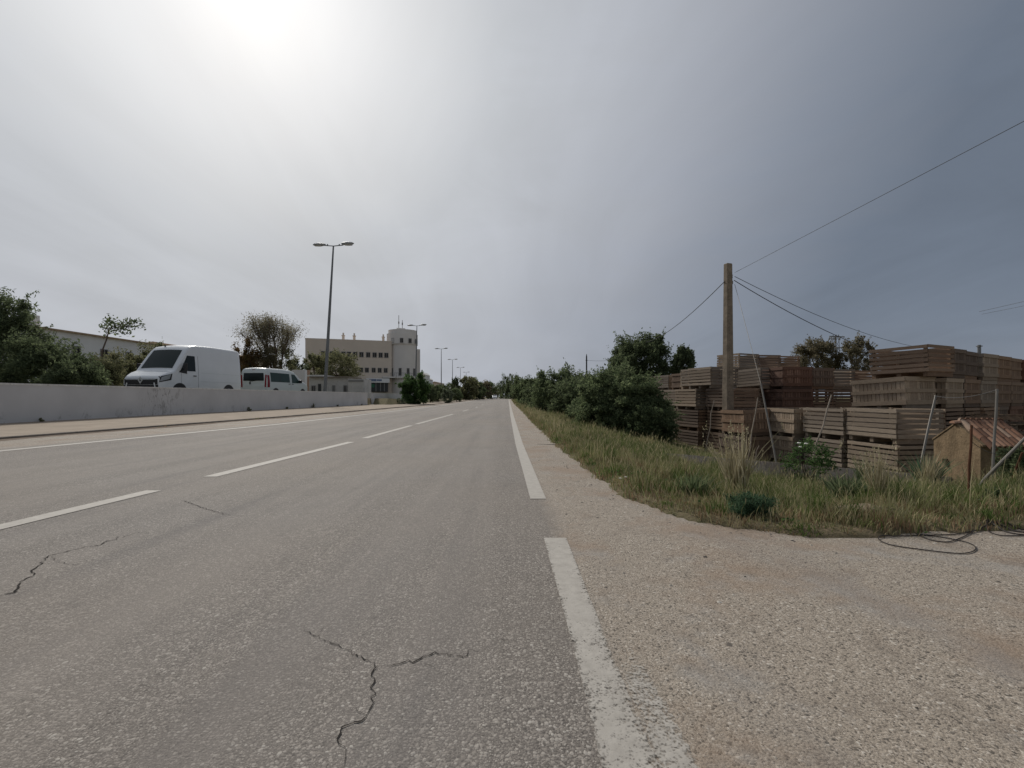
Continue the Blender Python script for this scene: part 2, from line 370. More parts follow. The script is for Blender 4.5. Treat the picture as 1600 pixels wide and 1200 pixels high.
# terrain sheet
def axis(spec):
    out = []
    for a, b, s in spec:
        n = max(1, round((b-a)/s)); out += list(np.linspace(a, b, n, endpoint=False))
    return np.array(out+[spec[-1][1]])
ax = axis([(-900, -200, 100), (-200, -40, 20), (-40, -16, 4), (-16, -12, .12), (-12, -8, .2), (-8, -1, 1), (-1, .4, .1), (.4, 4, .045), (4, 8, .1), (8, 16, .4), (16, 60, 4), (60, 200, 20), (200, 900, 100)])
ay = axis([(-60, -4, 8), (-4, 1, 1), (1, 2.3, .1), (2.3, 5.5, .045), (5.5, 9, .1), (9, 20, .25), (20, 60, 1), (60, 200, 5), (200, 600, 25), (600, 2600, 200)])
XX, YY = np.meshgrid(ax, ay, indexing='ij'); ZZ = ground_z(XX, YY)
ZZ = np.where(YY < 1, np.where(XX > -12, -.05, ZZ), ZZ)
nx, ny = XX.shape; ii = np.arange(nx*ny).reshape(nx, ny)
Fq = np.stack([ii[:-1, :-1], ii[1:, :-1], ii[1:, 1:], ii[:-1, 1:]], -1).reshape(-1, 4)
m, nt, out = newmat('soil'); N = NT(nt); o = N.obj()
c = N.mix(N.maprange(N.noise(o, 1.4, 6, .65), .35, .65), (.17, .12, .08), (.09, .09, .045))
c = N.mix(N.maprange(N.noise(o, .12, 4), .35, .6), c, (.11, .12, .055)); c = N.mix(N.maprange(N.noise(o, 12, 6, .7), .4, .7, 0, .7), c, (.26, .195, .13))
b = N.bsdf(c, .95, .1, N.bump(N.noise(o, 30, 6, .7), .9, .03)); N.l(b.outputs[0], out.inputs[0]); M['soil'] = m
tag(fast('ground', np.stack([XX, YY, ZZ], -1).reshape(-1, 3), [Fq], m, smooth=True), kind='structure')

# road sheets
ys = axis([(-6, 1, .5), (1, 12, .1), (12, 40, .5), (40, 120, 4), (120, 700, 20)])
rows = []; shs = []
K = 60
for y in ys:
    x0 = interp(y, KB)-.05; xr = interp(y, LR)+.12
    xs = np.linspace(x0, xr, K)
    L = interp(y, LL)
    rows.append([(x, y, 0) for x in xs]); shs.append([max(0, min(1, (L-.15-x)/.5)) if x < L else max(0, min(.85, (x-(xr-.22))/.25)) for x in xs])
V = np.array(rows).reshape(-1, 3); ii = np.arange(len(ys)*K).reshape(len(ys), K)
Fq = np.stack([ii[:-1, :-1], ii[:-1, 1:], ii[1:, 1:], ii[1:, :-1]], -1).reshape(-1, 4)
tag(fast('road', V, [Fq], M['asphalt'], attr={'sh': np.array(shs).ravel()}), kind='structure')
rows = []; shs = []; K = 150
for y in ys:
    x0 = interp(y, LR)+.12
    # right limit of the gravel: a little under the verge
    if y < 8: xr = 26
    else: xr = interp(y, [(3.3, 1.6), (4.58, 1.2), (7.4, 1.05), (14.9, .95), (29.7, .8), (50, .5), (100, .2), (200, -.4), (300, -2), (450, -6.3), (700, -16.7)])
    t = np.linspace(0, 1, K)**(2.6 if xr > 20 else 1)
    xs = x0+(xr-x0)*t
    rows.append([(x, y, 0) for x in xs]); shs.append([min(1, .85+(x-x0)/.3*.15) for x in xs])
V = np.array(rows).reshape(-1, 3); V[:, 2] = .0
d = edge_dist(V[:, 0], V[:, 1]); V[:, 2] = np.where(d > .18, -.4-.18*np.clip(d, 0, 8), 0)
ii = np.arange(len(ys)*K).reshape(len(ys), K)
Fq = np.stack([ii[:-1, :-1], ii[:-1, 1:], ii[1:, 1:], ii[1:, :-1]], -1).reshape(-1, 4)
tag(fast('gravel_shoulder', V, [Fq], M['asphalt'], attr={'sh': np.array(shs).ravel()}), kind='structure')

# painted lines
def strip(name, fn, y0, y1, w, wear, z=.004, step=.15, off=0.0, k=3):
    n = max(2, int((y1-y0)/(step*max(1, y0/10)))+1)
    ysl = np.linspace(y0, y1, n); V = []; W = []
    for y in ysl:
        x = interp(y, fn)+off; ww = interp(y, w) if isinstance(w, list) else w
        for j in range(k):
            V.append((x+ww*(j/(k-1)-.5), y, z)); W.append((interp(y, wear) if isinstance(wear, list) else wear)+(.16*abs(2*j/(k-1)-1)**4 if k > 3 else 0))
    ii = np.arange(n*k).reshape(n, k); Fq = np.stack([ii[:-1, :-1], ii[:-1, 1:], ii[1:, 1:], ii[1:, :-1]], -1).reshape(-1, 4)
    return tag(fast(name, np.array(V), [Fq], M['paint'], attr={'wear': np.array(W)}), kind='structure')
strip('left_edge_line', LL, -4, 400, .20, .38)
strip('right_edge_line', LR, 3.72, 450, [(3.7, .13), (20, .15), (60, .17)], .36)
strip('right_edge_line', LR, -1, 2.69, [(0, .135), (1, .135), (1.4, .122), (2.7, .135)], [(.9, .56), (1.3, .53), (1.7, .50), (2.2, .47), (2.7, .46)], k=9)
strip('old_edge_line', LR, -1, 1.75, .10, [(1.0, .60), (1.3, .64), (1.75, .9)], z=.0025, off=.108, k=9)
for a, b in ((.4, 4.05), (4.75, 8.4), (9.15, 13.2), (13.85, 22), (26.2, 29.4), (35.4, 37.8), (45.8, 48.5), (58, 61), (72, 75), (86, 89), (102, 106), (125, 129)):
    strip('centre_line_dash', LC, a, b, .145, .40 if a < 50 else .5)
# worn ghost of the centre line between dashes
strip('centre_line_ghost', LC, 4.05, 4.75, .10, .80, z=.0025)

# cracks
def crack(pts, w0, seed):
    rr = random.Random(seed); g = [Vector(G(a, b)) for a, b in pts]; L = []
    for a, b in zip(g, g[1:]):
        n = max(2, int((b-a).length/.013))
        for i in range(n):
            p = a.lerp(b, i/n); L.append(p+Vector((rr.gauss(0, .0045), rr.gauss(0, .006), 0)))
    L.append(g[-1]); mb = MB(); vs = []
    for i, p in enumerate(L):
        t = (L[min(i+1, len(L)-1)]-L[max(i-1, 0)]).normalized(); nrm = Vector((-t.y, t.x, 0)); e = min(1, i/5, (len(L)-1-i)/8)
        w = w0*(.25+1.2*rr.random()**1.5)*max(.12, e)
        vs += [(*(p+nrm*w/2).xy, .0028), (*(p-nrm*w/2).xy, .0028)]
    mb.add(vs, [(2*i, 2*i+1, 2*i+3, 2*i+2) for i in range(len(L)-1)])
    return tag(mb.build('road_crack', M['crack']), kind='structure')
crack([(472, 980), (495, 997), (540, 1015), (592, 1042), (580, 1057), (587, 1080), (584, 1100), (565, 1125), (537, 1136), (531, 1155), (539, 1180), (537, 1205)], .0042, 1)
crack([(592, 1042), (625, 1037), (655, 1029), (682, 1022), (725, 1025), (750, 1012)], .0045, 2)
crack([(592, 1045), (575, 1055), (560, 1065)], .004, 3)
crack([(-20, 932), (0, 930), (21, 927), (30, 918), (33, 908), (53, 900), (49, 893), (62, 883), (77, 868), (97, 864), (116, 859), (139, 854), (155, 853), (165, 846), (183, 843), (182, 837)], .0062, 4)
crack([(285, 782), (320, 795), (360, 806), (385, 806)], .005, 5)
crack([(472, 980), (455, 978), (430, 985)], .003, 21); crack([(565, 1125), (560, 1110), (548, 1100)], .003, 22); crack([(655, 1029), (662, 1040), (690, 1048)], .0028, 23); crack([(495, 997), (500, 985), (520, 975)], .0028, 24)
crack([(750, 1012), (790, 1000), (830, 1003)], .003, 25); crack([(183, 843), (215, 832), (240, 834)], .004, 26); crack([(77, 868), (95, 880), (130, 884)], .003, 27); crack([(1130, 1000), (1150, 1010), (1200, 1004)], .0001, 29) if 0 else None
crack([(505, 1048), (530, 1052)], .004, 8)

def pebbles(name, n, fx, zoff, mat, smin, smax, label):
    r_ = np.random.default_rng(8); x, y = fx(r_, n); n = len(x); sz = smin+(smax-smin)*r_.uniform(0, 1, n)**4
    oc = np.array([(1, 0, 0), (.3, .95, 0), (-.8, .5, 0), (-.7, -.6, 0), (.4, -.9, 0), (.1, .1, .75), (-.2, -.15, .7)]); tr_ = [(0, 1, 5), (1, 2, 6), (1, 6, 5), (2, 3, 6), (3, 4, 6), (4, 0, 5), (4, 5, 6)]
    a = r_.uniform(0, 2*PI, n); c, s_ = np.cos(a), np.sin(a); j = oc[None]*r_.uniform(.65, 1.25, (n, 7, 3))*sz[:, None, None]
    V = np.stack([j[..., 0]*c[:, None]-j[..., 1]*s_[:, None]+x[:, None], (j[..., 0]*s_[:, None]+j[..., 1]*c[:, None])+y[:, None], j[..., 2]*.8+zoff], -1).reshape(-1, 3)
    Fq = (np.array(tr_)[None]+7*np.arange(n)[:, None, None]).reshape(-1, 3)
    return tag(fast(name, V, [Fq], M[mat]), label, 'stones', None, 'stuff')
m, nt, out = newmat('pebble'); N = NT(nt)
c = N.ramp(N.n('NewGeometry').outputs['Random Per Island'], [(0, (.07, .062, .055)), (.4, (.22, .19, .16)), (.8, (.36, .32, .27)), (1, (.50, .47, .42))]); b = N.bsdf(c, .9, .15); N.l(b.outputs[0], out.inputs[0]); M['pebble'] = m
def _fx(r_, n):
    y = r_.uniform(.9, 7, n); x = r_.uniform(.3, 7, n); d = edge_dist(x, y); m_ = (d < .02) & (x > .33) & ((r_.random(n) < .16) | (d > -.22)); return x[m_], y[m_]
pebbles('loose_gravel', 9000, _fx, 0.0, 'pebble', .0025, .014, 'loose little stones scattered over the gravel shoulder')

# sidewalk, kerb, gutter
def ribbon(name, fa, fb, za, zb, mat, y0, y1, n=80, zf=None):
    mb = MB(); mb.grid(lambda y, t: (interp(y, fa)*(1-t)+interp(y, fb)*t, y, za*(1-t)+zb*t), list(np.linspace(y0**.5 if y0 > 0 else 0, y1**.5, n)**2) if y0 >= 0 else [y0]+list(np.linspace(0, y1**.5, n)**2), [0, .25, .5, .75, 1])
    return mb.build(name, mat)
sh_ = lambda f, d: [(a, b+d) for a, b in f]
tag(ribbon('sidewalk', sh_(KB, -.12), sh_(WL, -.15), .05, .14, M['walk'], -5, 57), kind='structure')
tag(ribbon('sidewalk_beyond', sh_(KB, -.12), sh_(KB, -2.6), .045, .08, M['walk'], 57, 200), kind='structure')
mb = MB()
ysk = [-5]+list(np.linspace(0, 14, 90)**2)
mb.loft([[(interp(y, KB)-.12, y, -.04), (interp(y, KB)-.12, y, .053), (interp(y, KB)-.01, y, .05), (interp(y, KB), y, .035), (interp(y, KB)+.005, y, -.04)] for y in ysk], True)
tag(mb.build('kerb', M['kerb']), kind='structure')
mb = MB(); rr = random.Random(5)
ysd = np.linspace(0, 12, 400)**2/1.6
vs = []; 
for y in ysd:
    x = interp(y, KB); w = .26+.12*math.sin(y*1.1)+.08*rr.random()
    vs += [(x+.004, y, .012), (x+.09, y, .007), (x+w, y, .002)]
mb.add(vs, [(3*i+j, 3*i+j+1, 3*i+j+4, 3*i+j+3) for i in range(len(ysd)-1) for j in range(2)])
tag(mb.build('gutter_dirt', M['dirt']), kind='structure')

# ---------------------------------------------------------------- white walls
def wall_run(name, y0, y1, z1, label, zt=.05, th=.22, n=24):
    e = empty(name, (0, 0, 0), 0, label, 'wall', 'white boundary walls')
    yy = [y0+(y1-y0)*i/n for i in range(n+1)]
    MB().loft([[(interp(y, WL), y, .08), (interp(y, WL), y, z1-zt), (interp(y, WL)-th, y, z1-zt), (interp(y, WL)-th, y, .08)] for y in yy]).build('wall_body', M['white_wall'], e)
    MB().loft([[(interp(y, WL)+.015, y, z1-zt), (interp(y, WL)+.012, y, z1), (interp(y, WL)-th-.012, y, z1), (interp(y, WL)-th-.015, y, z1-zt)] for y in yy]).build('coping', M['wall_top'], e)
    return e
wall_run('boundary_wall', -5.5, 40.5, 1.225, 'long low white rendered wall along the pavement, below the two parked vans')
wall_run('boundary_wall', 42.2, 56.5, 1.24, 'short second white wall section beyond the steps, ending at the green bush')
e = empty('garden_steps', (-13.6, 41.2, .1), 0, 'dark narrow steps in the gap between the two white walls', 'steps')
for i in range(4):
    MB().box((-.25-.32*i, 0.1, .08+.17*i), (.34, 1.4, .16)).build('step', M['kerb'], e)

# ---------------------------------------------------------------- foliage
def leaf_quads(Cn, size, rng, elong=2.2, up=0.0):
    n = len(Cn); u = rng.normal(size=(n, 3)); u[:, 2] += up; u /= np.linalg.norm(u, axis=1)[:, None]
    w = rng.normal(size=(n, 3)); v = np.cross(u, w); v /= np.linalg.norm(v, axis=1)[:, None]
    s = size*rng.uniform(.6, 1.35, n)[:, None]
    a = Cn-u*s*elong/2; b = Cn+v*s/2; c = Cn+u*s*elong/2; d = Cn-v*s/2
    V = np.stack([a, b, c, d], 1).reshape(-1, 3); Fq = np.arange(n*4).reshape(n, 4); return V, Fq
def crown_pts(radii, n, rng, clumps=70, csize=.2, hollow=.5, flat=-.6, sprig=.0):
    th = rng.normal(size=(clumps, 3)); th /= np.linalg.norm(th, axis=1)[:, None]
    th[:, 2] = np.where(th[:, 2] < flat, -th[:, 2], th[:, 2])
    r = (hollow+(1-hollow)*rng.uniform(0, 1, clumps)**.6)*rng.uniform(.82, 1.08, clumps)
    cc = th*r[:, None]
    pick = rng.integers(0, clumps, n); sz = csize*rng.uniform(.5, 1.5, clumps)
    off = rng.normal(size=(n, 3)); off /= np.linalg.norm(off, axis=1)[:, None]; off *= (rng.uniform(0, 1, n)**.45)[:, None]
    p = cc[pick]+off*sz[pick][:, None]
    if sprig > 0:
        m = rng.random(n) < sprig
        p[m] = cc[pick][m]*(1+rng.uniform(.05, .38, m.sum()))[:, None]+off[m]*.035
    return p*np.array(radii), cc*np.array(radii)
def plant(name, px, D, radii, top, label, cat, mat, n=12000, leaf=.06, clumps=70, csize=.22, seed=1, stems='shrub', group=None, base=None, elong=2.2, up=0., sprig=.04, hollow=.5, flat=-.6, x=None, bark='bark', density_trunk=10):
    rng = np.random.default_rng(seed); x0 = X(px, D) if x is None else x
    if stems == 'shrub': flat = -1
    zb = gz(x0, D) if base is None else base
    e = empty(name, (x0, D, zb), 0, label, cat, group)
    cz = top-zb-radii[2]*.97
    p, cc = crown_pts(radii, n, rng, clumps, csize, hollow, flat, sprig=sprig)
    p[:, 2] += cz; cc[:, 2] += cz; keep = p[:, 2] > .02; p = p[keep]
    V, Fq = leaf_quads(p, leaf, rng, elong, up)
    fast('crown' if stems == 'tree' else 'foliage', V, [Fq], M[mat], e)
    mb = MB(); R = random.Random(seed)
    if stems == 'tree':
        h = max(.3, cz-radii[2]*.25); r0 = max(.05, radii[0]*.07)
        mb.tube([(0, 0, -.1), (R.uniform(-.05, .05), 0, h*.5), (R.uniform(-.1, .1), 0, h)], [r0*1.2, r0*.9, r0*.75], 8)
        src = Vector((0, 0, h*.9)); r1 = r0*.4
    else:
        src = Vector((0, 0, -.05)); r1 = max(.012, radii[0]*.018)
    for i in range(min(density_trunk, len(cc))):
        c = Vector(cc[i]); m1 = src.lerp(c, .5)+Vector((R.uniform(-.1, .1)*radii[0], R.uniform(-.1, .1)*radii[0], 0))
        mb.tube([src, m1, c], [r1, r1*.6, r1*.2], 5)
    mb.build('trunk' if stems == 'tree' else 'stem', M[bark], e)
    return e

GL = 'trees and bushes left of the road'; GR = 'bushes along the right verge'
plant('large_tree', -25, 23, (2.7, 2.4, 2.9), 5.9, 'tall dark feathery tree at the left edge of the picture', 'tree', 'leaf_dark', 36000, .055, 150, .2, 11, 'tree', GL, elong=3.2, sprig=.10)
plant('hedge_shrub', 62, 21.5, (2.0, 1.8, 1.75), 3.6, 'dark dense shrub beside the tall feathery tree at far left', 'shrub', 'leaf_dark', 34000, .05, 130, .2, 12, 'shrub', GL, elong=2.8, sprig=.08)
plant('hedge_shrub', 118, 20.5, (1.15, 1.3, 1.35), 2.75, 'low dark shrub between the dark hedge and the olive green bush', 'shrub', 'leaf_dark', 16000, .05, 80, .22, 13, 'shrub', GL, elong=2.8)
plant('olive_bush', 158, 23.5, (1.35, 1.3, 1.4), 2.85, 'olive green bush left of the large white van', 'bush', 'leaf_olive', 16000, .05, 80, .24, 14, 'shrub', GL, elong=2.8, sprig=.08)
plant('olive_bush', 200, 27, (1.6, 1.3, 1.7), 3.6, 'olive green bush rising behind the bonnet of the large van', 'bush', 'leaf_olive', 16000, .055, 80, .24, 15, 'shrub', GL, elong=2.8, sprig=.08)
plant('olive_bush', 242, 31, (1.6, 1.3, 1.9), 4.7, 'olive bush behind the roof of the large white van', 'bush', 'leaf_olive', 12000, .06, 60, .24, 16, 'shrub', GL)
plant('olive_tree', 528, 68, (3.5, 3, 2.9), Zp(549, 68), 'rounded olive green tree in front of the cream building', 'tree', 'leaf_olive', 9000, .12, 110, .2, 21, 'tree', GL, sprig=.08)
plant('olive_tree', 492, 62, (1.7, 2, 2.4), Zp(553, 62), 'spindly green tree between the small minibus and the olive tree', 'tree', 'leaf_olive', 5000, .12, 50, .2, 22, 'tree', GL, sprig=.1)
plant('olive_tree', 462, 58, (1.4, 1.5, 1.9), Zp(563, 58), 'low thin grey green tree above the nose of the minibus', 'tree', 'leaf_grey', 3000, .11, 40, .2, 23, 'tree', GL, sprig=.12)
plant('ochre_bush', 386, 40, (1.2, 1.2, 1.9), Zp(531, 40), 'ochre and green bush below the bare twiggy tree', 'bush', 'leaf_ochre', 8000, .07, 60, .22, 24, 'shrub', GL, sprig=.06)
plant('ochre_bush', 412, 41, (1.4, 1.2, 1.7), Zp(545, 41), 'dark brown green bush behind the roof of the minibus', 'bush', 'leaf_brown', 8000, .07, 60, .22, 25, 'shrub', GL, sprig=.06)
plant('ochre_bush', 442, 44, (1.3, 1.2, 1.9), Zp(538, 44), 'greyish leafy bush filling the foot of the twiggy tree', 'bush', 'leaf_olive', 6000, .07, 70, .24, 26, 'shrub', GL, sprig=.15)
plant('oleander_bush', 647, 48, (1.55, 1.5, 1.65), Zp(587, 48), 'large fresh green bush at the end of the white walls', 'bush', 'leaf_lush', 22000, .065, 90, .22, 31, 'shrub', GL, base=.0, elong=3.5, up=.8, sprig=.14)
plant('silver_shrub', 622, 46, (.75, .6, .42), Zp(622, 46), 'low grey green shrub at the foot of the large green bush', 'shrub', 'leaf_grey', 3000, .04, 40, .25, 32, 'shrub', GL, base=.0)
plant('dark_hedge', 672, 62, (1.2, 1.4, 1.2), Zp(602, 62), 'dark clipped hedge just past the large fresh green bush', 'hedge', 'leaf_dark', 8000, .07, 60, .25, 33, 'shrub', GL, base=.0)
plant('dark_hedge', 684, 70, (1.2, 1.4, 1.3), Zp(601, 70), 'dark hedge section below the third street lamp', 'hedge', 'leaf_dark', 7000, .08, 60, .25, 34, 'shrub', GL, base=.0)
plant('round_bush', 699, 60, (.85, .9, .95), Zp(608, 60), 'ball shaped grey green bush beside the left lane', 'bush', 'leaf_grey', 7000, .05, 60, .25, 35, 'shrub', GL, base=.0)
plant('round_bush', 714, 76, (1.1, 1.2, 1.15), Zp(606, 76), 'second rounded green bush farther along the left lane', 'bush', 'leaf_green', 7000, .07, 60, .25, 36, 'shrub', GL, base=.0)
plant('conifer', 711, 100, (1.1, 1.1, 2.4), Zp(589, 100), 'dark pointed conifer left of the road', 'tree', 'leaf_dark', 5000, .1, 60, .2, 37, 'tree', GL, base=.0)
for i, (px, D, r, py, mt, lb) in enumerate([(728, 112, 3.2, 590, 'leaf_olive', 'leafy tree under the smallest street lamps left of the road'), (741, 130, 3.6, 591, 'leaf_green', 'green tree left of the road with brighter crown'), (753, 150, 3.6, 592, 'leaf_brown', 'brownish tree left of the road near the distant car'), (762, 180, 3.8, 596, 'leaf_green', 'distant low tree directly above the white car'), (770, 230, 5, 602, 'leaf_olive', 'farthest low tree at the left end of the road'), (696, 140, 4, 597, 'leaf_dark', 'dark rounded tree behind the third street lamp')]):
    plant('roadside_tree', px, D, (r, r, Zp(py, D)*.56), Zp(py, D), lb, 'tree', mt, 9000, .2, 70, .2, 40+i, 'tree', 'distant trees left of the road', base=-.05, flat=-1, hollow=.25)
for i, (px, D, r, py, lb) in enumerate([(792, 190, 4.2, 582, 'dark tall tree where the road vanishes'), (804, 170, 3.6, 587, 'dark tree right of the road end, second from the vanishing point'), (782, 300, 6, 598, 'small dark tree closing the view at the end of the road'), (814, 120, 3.2, 590, 'rounded green tree right of the road before the dark trees')]):
    plant('roadside_tree', px, D, (r, r, Zp(py, D)*.62), Zp(py, D), lb, 'tree', 'leaf_dark' if i != 3 else 'leaf_green', 8000, .2, 80, .2, 50+i, 'tree', 'distant trees right of the road', base=-.6, flat=-1, hollow=.25)
# right verge bushes
plant('large_bush', 972, 14.6, (1.55, 1.5, 1.12), Zp(583, 14.6), 'largest near green bush, touching the left end of the crates', 'bush', 'leaf_green', 60000, .034, 190, .17, 61, 'shrub', GR, sprig=.07, elong=2.6)
plant('large_bush', 1012, 13.4, (.8, .8, .78), Zp(622, 13.4), 'low green bush in front of the leftmost crates', 'bush', 'leaf_green', 26000, .032, 110, .2, 62, 'shrub', GR, sprig=.07, elong=2.6)
plant('large_bush', 925, 16.8, (1.0, 1.2, .95), Zp(618, 16.8), 'green bush sloping down to the grass left of the largest near bush', 'bush', 'leaf_green', 24000, .038, 110, .2, 63, 'shrub', GR, sprig=.07)
plant('large_bush', 905, 24, (1.7, 1.7, 1.45), Zp(592, 24), 'dark middle bush behind the sloping green bush', 'bush', 'leaf_dark', 24000, .055, 120, .2, 64, 'shrub', GR, sprig=.06)
plant('large_bush', 868, 27, (1.6, 1.6, 1.75), Zp(581, 27), 'rounded dark green bush standing by the grass halfway along the verge', 'bush', 'leaf_green', 24000, .06, 120, .2, 65, 'shrub', GR, sprig=.06)
plant('large_bush', 842, 38, (1.6, 1.6, 1.9), Zp(586, 38), 'dark bush farther along the verge, second from the road end', 'bush', 'leaf_dark', 16000, .08, 100, .2, 66, 'shrub', GR, sprig=.06)
plant('large_bush', 824, 55, (1.6, 1.8, 2.2), Zp(591, 55), 'farthest bush on the right verge beside the road', 'bush', 'leaf_green', 12000, .1, 90, .2, 67, 'shrub', GR)
plant('large_bush', 900, 34, (2.6, 2, 2.2), Zp(577, 34), 'bush under the small distant pole', 'bush', 'leaf_dark', 20000, .08, 110, .2, 68, 'shrub', GR, sprig=.06)
plant('large_bush', 948, 26, (1.9, 1.8, 1.7), Zp(576, 26), 'dense bush in front of the big round tree', 'bush', 'leaf_green', 24000, .06, 110, .2, 69, 'shrub', GR, sprig=.06)
plant('round_tree', 1003, 33, (2.45, 2.4, 2.45), Zp(527, 33), 'big round dark green tree left of the crates', 'tree', 'leaf_dark', 40000, .075, 170, .17, 71, 'tree', None, sprig=.05)
plant('round_tree', 976, 31, (1.2, 1.2, 1.6), Zp(558, 31), 'lower left shoulder tree of the big round tree', 'tree', 'leaf_dark', 12000, .07, 80, .2, 72, 'tree', None)
plant('small_tree', 1067, 30, (.78, .8, 1.25), Zp(543, 30), 'small upright dark tree between the round tree and the crates', 'tree', 'leaf_dark', 12000, .065, 80, .2, 73, 'tree', None)
plant('eucalyptus_tree', 1276, 45, (2.2, 2, 2.2), Zp(531, 45), 'brownish eucalyptus left of the lattice pylon', 'tree', 'leaf_brown', 13000, .085, 90, .19, 74, 'tree', 'eucalyptus trees behind the crates', base=-.9, sprig=.1)
plant('eucalyptus_tree', 1338, 43, (1.75, 1.8, 2.3), Zp(531, 43), 'thin grey brown eucalyptus right of the lattice pylon', 'tree', 'leaf_brown', 10000, .08, 80, .17, 75, 'tree', 'eucalyptus trees behind the crates', base=-.9, sprig=.14)

# bare twiggy tree and the sapling
def branchy(name, x, y, zb, H, spread, label, mat, seed, nleaf, leaf, depth=4, r0=.12, lean=(0, 0)):
    R = random.Random(seed); e = empty(name, (x, y, zb), 0, label, 'tree', None); mb = MB(); tips = []
    def grow(p, d, L, r, k):
        q = p+d*L; m_ = p.lerp(q, .5)+Vector((R.uniform(-.06, .06), R.uniform(-.06, .06), 0))*L
        mb.tube([p, m_, q], [r, r*.82, r*.62], 5 if k > 1 else 7)
        if k >= depth:
            tips.append((q, d)); return
        for i in range(R.choice((2, 3, 3))):
            a = R.uniform(0, 2*PI); s = R.uniform(.35, .75)*spread
            nd = (d+Vector((math.cos(a)*s, math.sin(a)*s, R.uniform(-.1, .25)))).normalized()
            grow(q if i else q, nd, L*R.uniform(.62, .85), r*.6, k+1)
        if k >= 1: tips.append((m_, d)); tips.append((q, d))
    for i in range(4):
        a = i*PI/2+.4; grow(Vector((.1*math.cos(a), .1*math.sin(a), -.1)), Vector((math.cos(a)*.28*spread+lean[0], math.sin(a)*.28*spread+lean[1], 1)).normalized(), H*.32, r0, 1)
    mb.build('trunk', M['twig'], e)
    rng = np.random.default_rng(seed); T = np.array([t[0] for t in tips]); pk = rng.integers(0, len(T), nleaf)
    p = T[pk]+rng.normal(size=(nleaf, 3))*H*.045
    V, Fq = leaf_quads(p, leaf, rng, 2.6); fast('crown', V, [Fq], M[mat], e); return e
branchy('twiggy_tree', X(424, 43), 43, .7, 7.8, .56, 'tall half bare twiggy tree rising behind the minibus', 'leaf_twig', 12, 15000, .055, 5, .13, (.10, 0))
e = empty('young_tree', (X(163, 26), 26, .7), 0, 'spindly young tree with sparse leaves in front of the long white building', 'tree')
base = Vector((0, 0, 0)); R = random.Random(3); mb = MB(); tips = []
def SP(px, py): return Vector((X(px, 26)-X(163, 26), R.uniform(-.3, .3), Zp(py, 26)-.7))
tr = [Vector((0, 0, -.1)), SP(163, 550), SP(166, 530), SP(172, 515)]; mb.tube(tr, [.05, .04, .035, .025], 6)
for br in (((172, 515), (180, 508), (178, 500)), ((172, 515), (190, 510), (205, 508)), ((166, 530), (160, 518), (162, 508)), ((172, 515), (185, 515), (200, 522)), ((172, 515), (195, 503), (212, 500)), ((169, 522), (178, 518), (188, 505)), ((172, 515), (168, 505), (170, 498)), ((190, 510), (205, 512), (214, 507))):
    pp = [SP(*q) for q in br]; mb.tube(pp, [.02, .014, .007], 5); tips += [pp[1], pp[2], pp[1].lerp(pp[2], .5)]
mb.build('trunk', M['twig'], e); rng = np.random.default_rng(4); T = np.array(tips)
V, Fq = leaf_quads(T[rng.integers(0, len(T), 420)]+rng.normal(size=(420, 3))*.13, .10, rng, 1.8); fast('crown', V, [Fq], M['leaf_dark'], e)
# tufts on the low left kerb and wall foot
for i, (px, py, s) in enumerate([(196, 639, .2), (232, 634, .28), (250, 636, .14), (300, 632, .14), (39, 656, .12), (332, 630, .12)]):
    D = .72*F_/(py-HZ+3); 
    plant('wall_weed', px, D, (s*.5, s*.35, s*.45), .13+s*.85, ['small dark weed at the foot of the white wall, left of the van', 'taller dark weed at the stained wall foot below the van nose', 'tiny weed just right of the stained wall patch', 'weed at the wall foot below the van side', 'tiny weed at the wall foot near the left picture edge', 'weed at the wall foot below the van rear'][i], 'weed', 'leaf_olive', 220, .024, 12, .4, 80+i, 'shrub', 'weeds at the wall foot', base=.12, x=interp(D, WL)+.08)

# ---------------------------------------------------------------- grass on the verge
rng = np.random.default_rng(99)
def blades(Px, Py, h, w, tone, lean=.35, zoff=0):
    n = len(Px); z = ground_z(Px, Py)+zoff; h = h*np.clip(.75+.75*wav(Px+2, Py, 2.3), .35, 1.6); a = rng.uniform(0, 2*PI, n); ca, sa = np.cos(a), np.sin(a)
    la = rng.uniform(0, 2*PI, n); ln = h*lean*rng.uniform(.2, 1.6, n); dx, dy = np.cos(la)*ln, np.sin(la)*ln
    b = np.stack([Px, Py, z], 1); side = np.stack([ca*w/2, sa*w/2, np.zeros(n)], 1)
    mid = b+np.stack([dx*.3, dy*.3, h*.55], 1); tip = b+np.stack([dx, dy, h], 1)
    V = np.stack([b-side, b+side, mid+side*.9, mid-side*.9, tip], 1).reshape(-1, 3); k = np.arange(n)*5
    F4 = np.stack([k, k+1, k+2, k+3], 1); F3 = np.stack([k+3, k+2, k+4], 1)
    return V, F4, F3, np.repeat(tone, 5)
def scatter(n, x0, x1, y0, y1, dmin, dmax, ypow=1.0):
    x = rng.uniform(x0, x1, n); y = y0+(y1-y0)*rng.uniform(0, 1, n)**ypow; d = edge_dist(x, y)+.07*wav(x, y, 4)+.03*wav(y, x, 11); m = (d > dmin) & (d < dmax); return x[m], y[m], d[m]
parts = []
def tone_of(x, y, d):
    p = wav(x, y, .55)*.5+.5; q = wav(x+7, y-3, .9)*.5+.5
    t = .06+.42*p+rng.normal(0, .13, len(x))
    t = np.where(q > .66, t+.28, t); t = np.where(rng.random(len(x)) < .26, rng.uniform(.5, .72, len(x)), t)
    br = (d < np.where(x > 1.5, .9, .45)) & (rng.random(len(x)) < np.where(x > 1.5, .7, .35)) | (wav(x-3, y+5, 1.1) > .62) & (rng.random(len(x)) < .6); t = np.where(br, rng.uniform(.6, 1.0, len(x)), t)
    return np.clip(t, 0, 1)
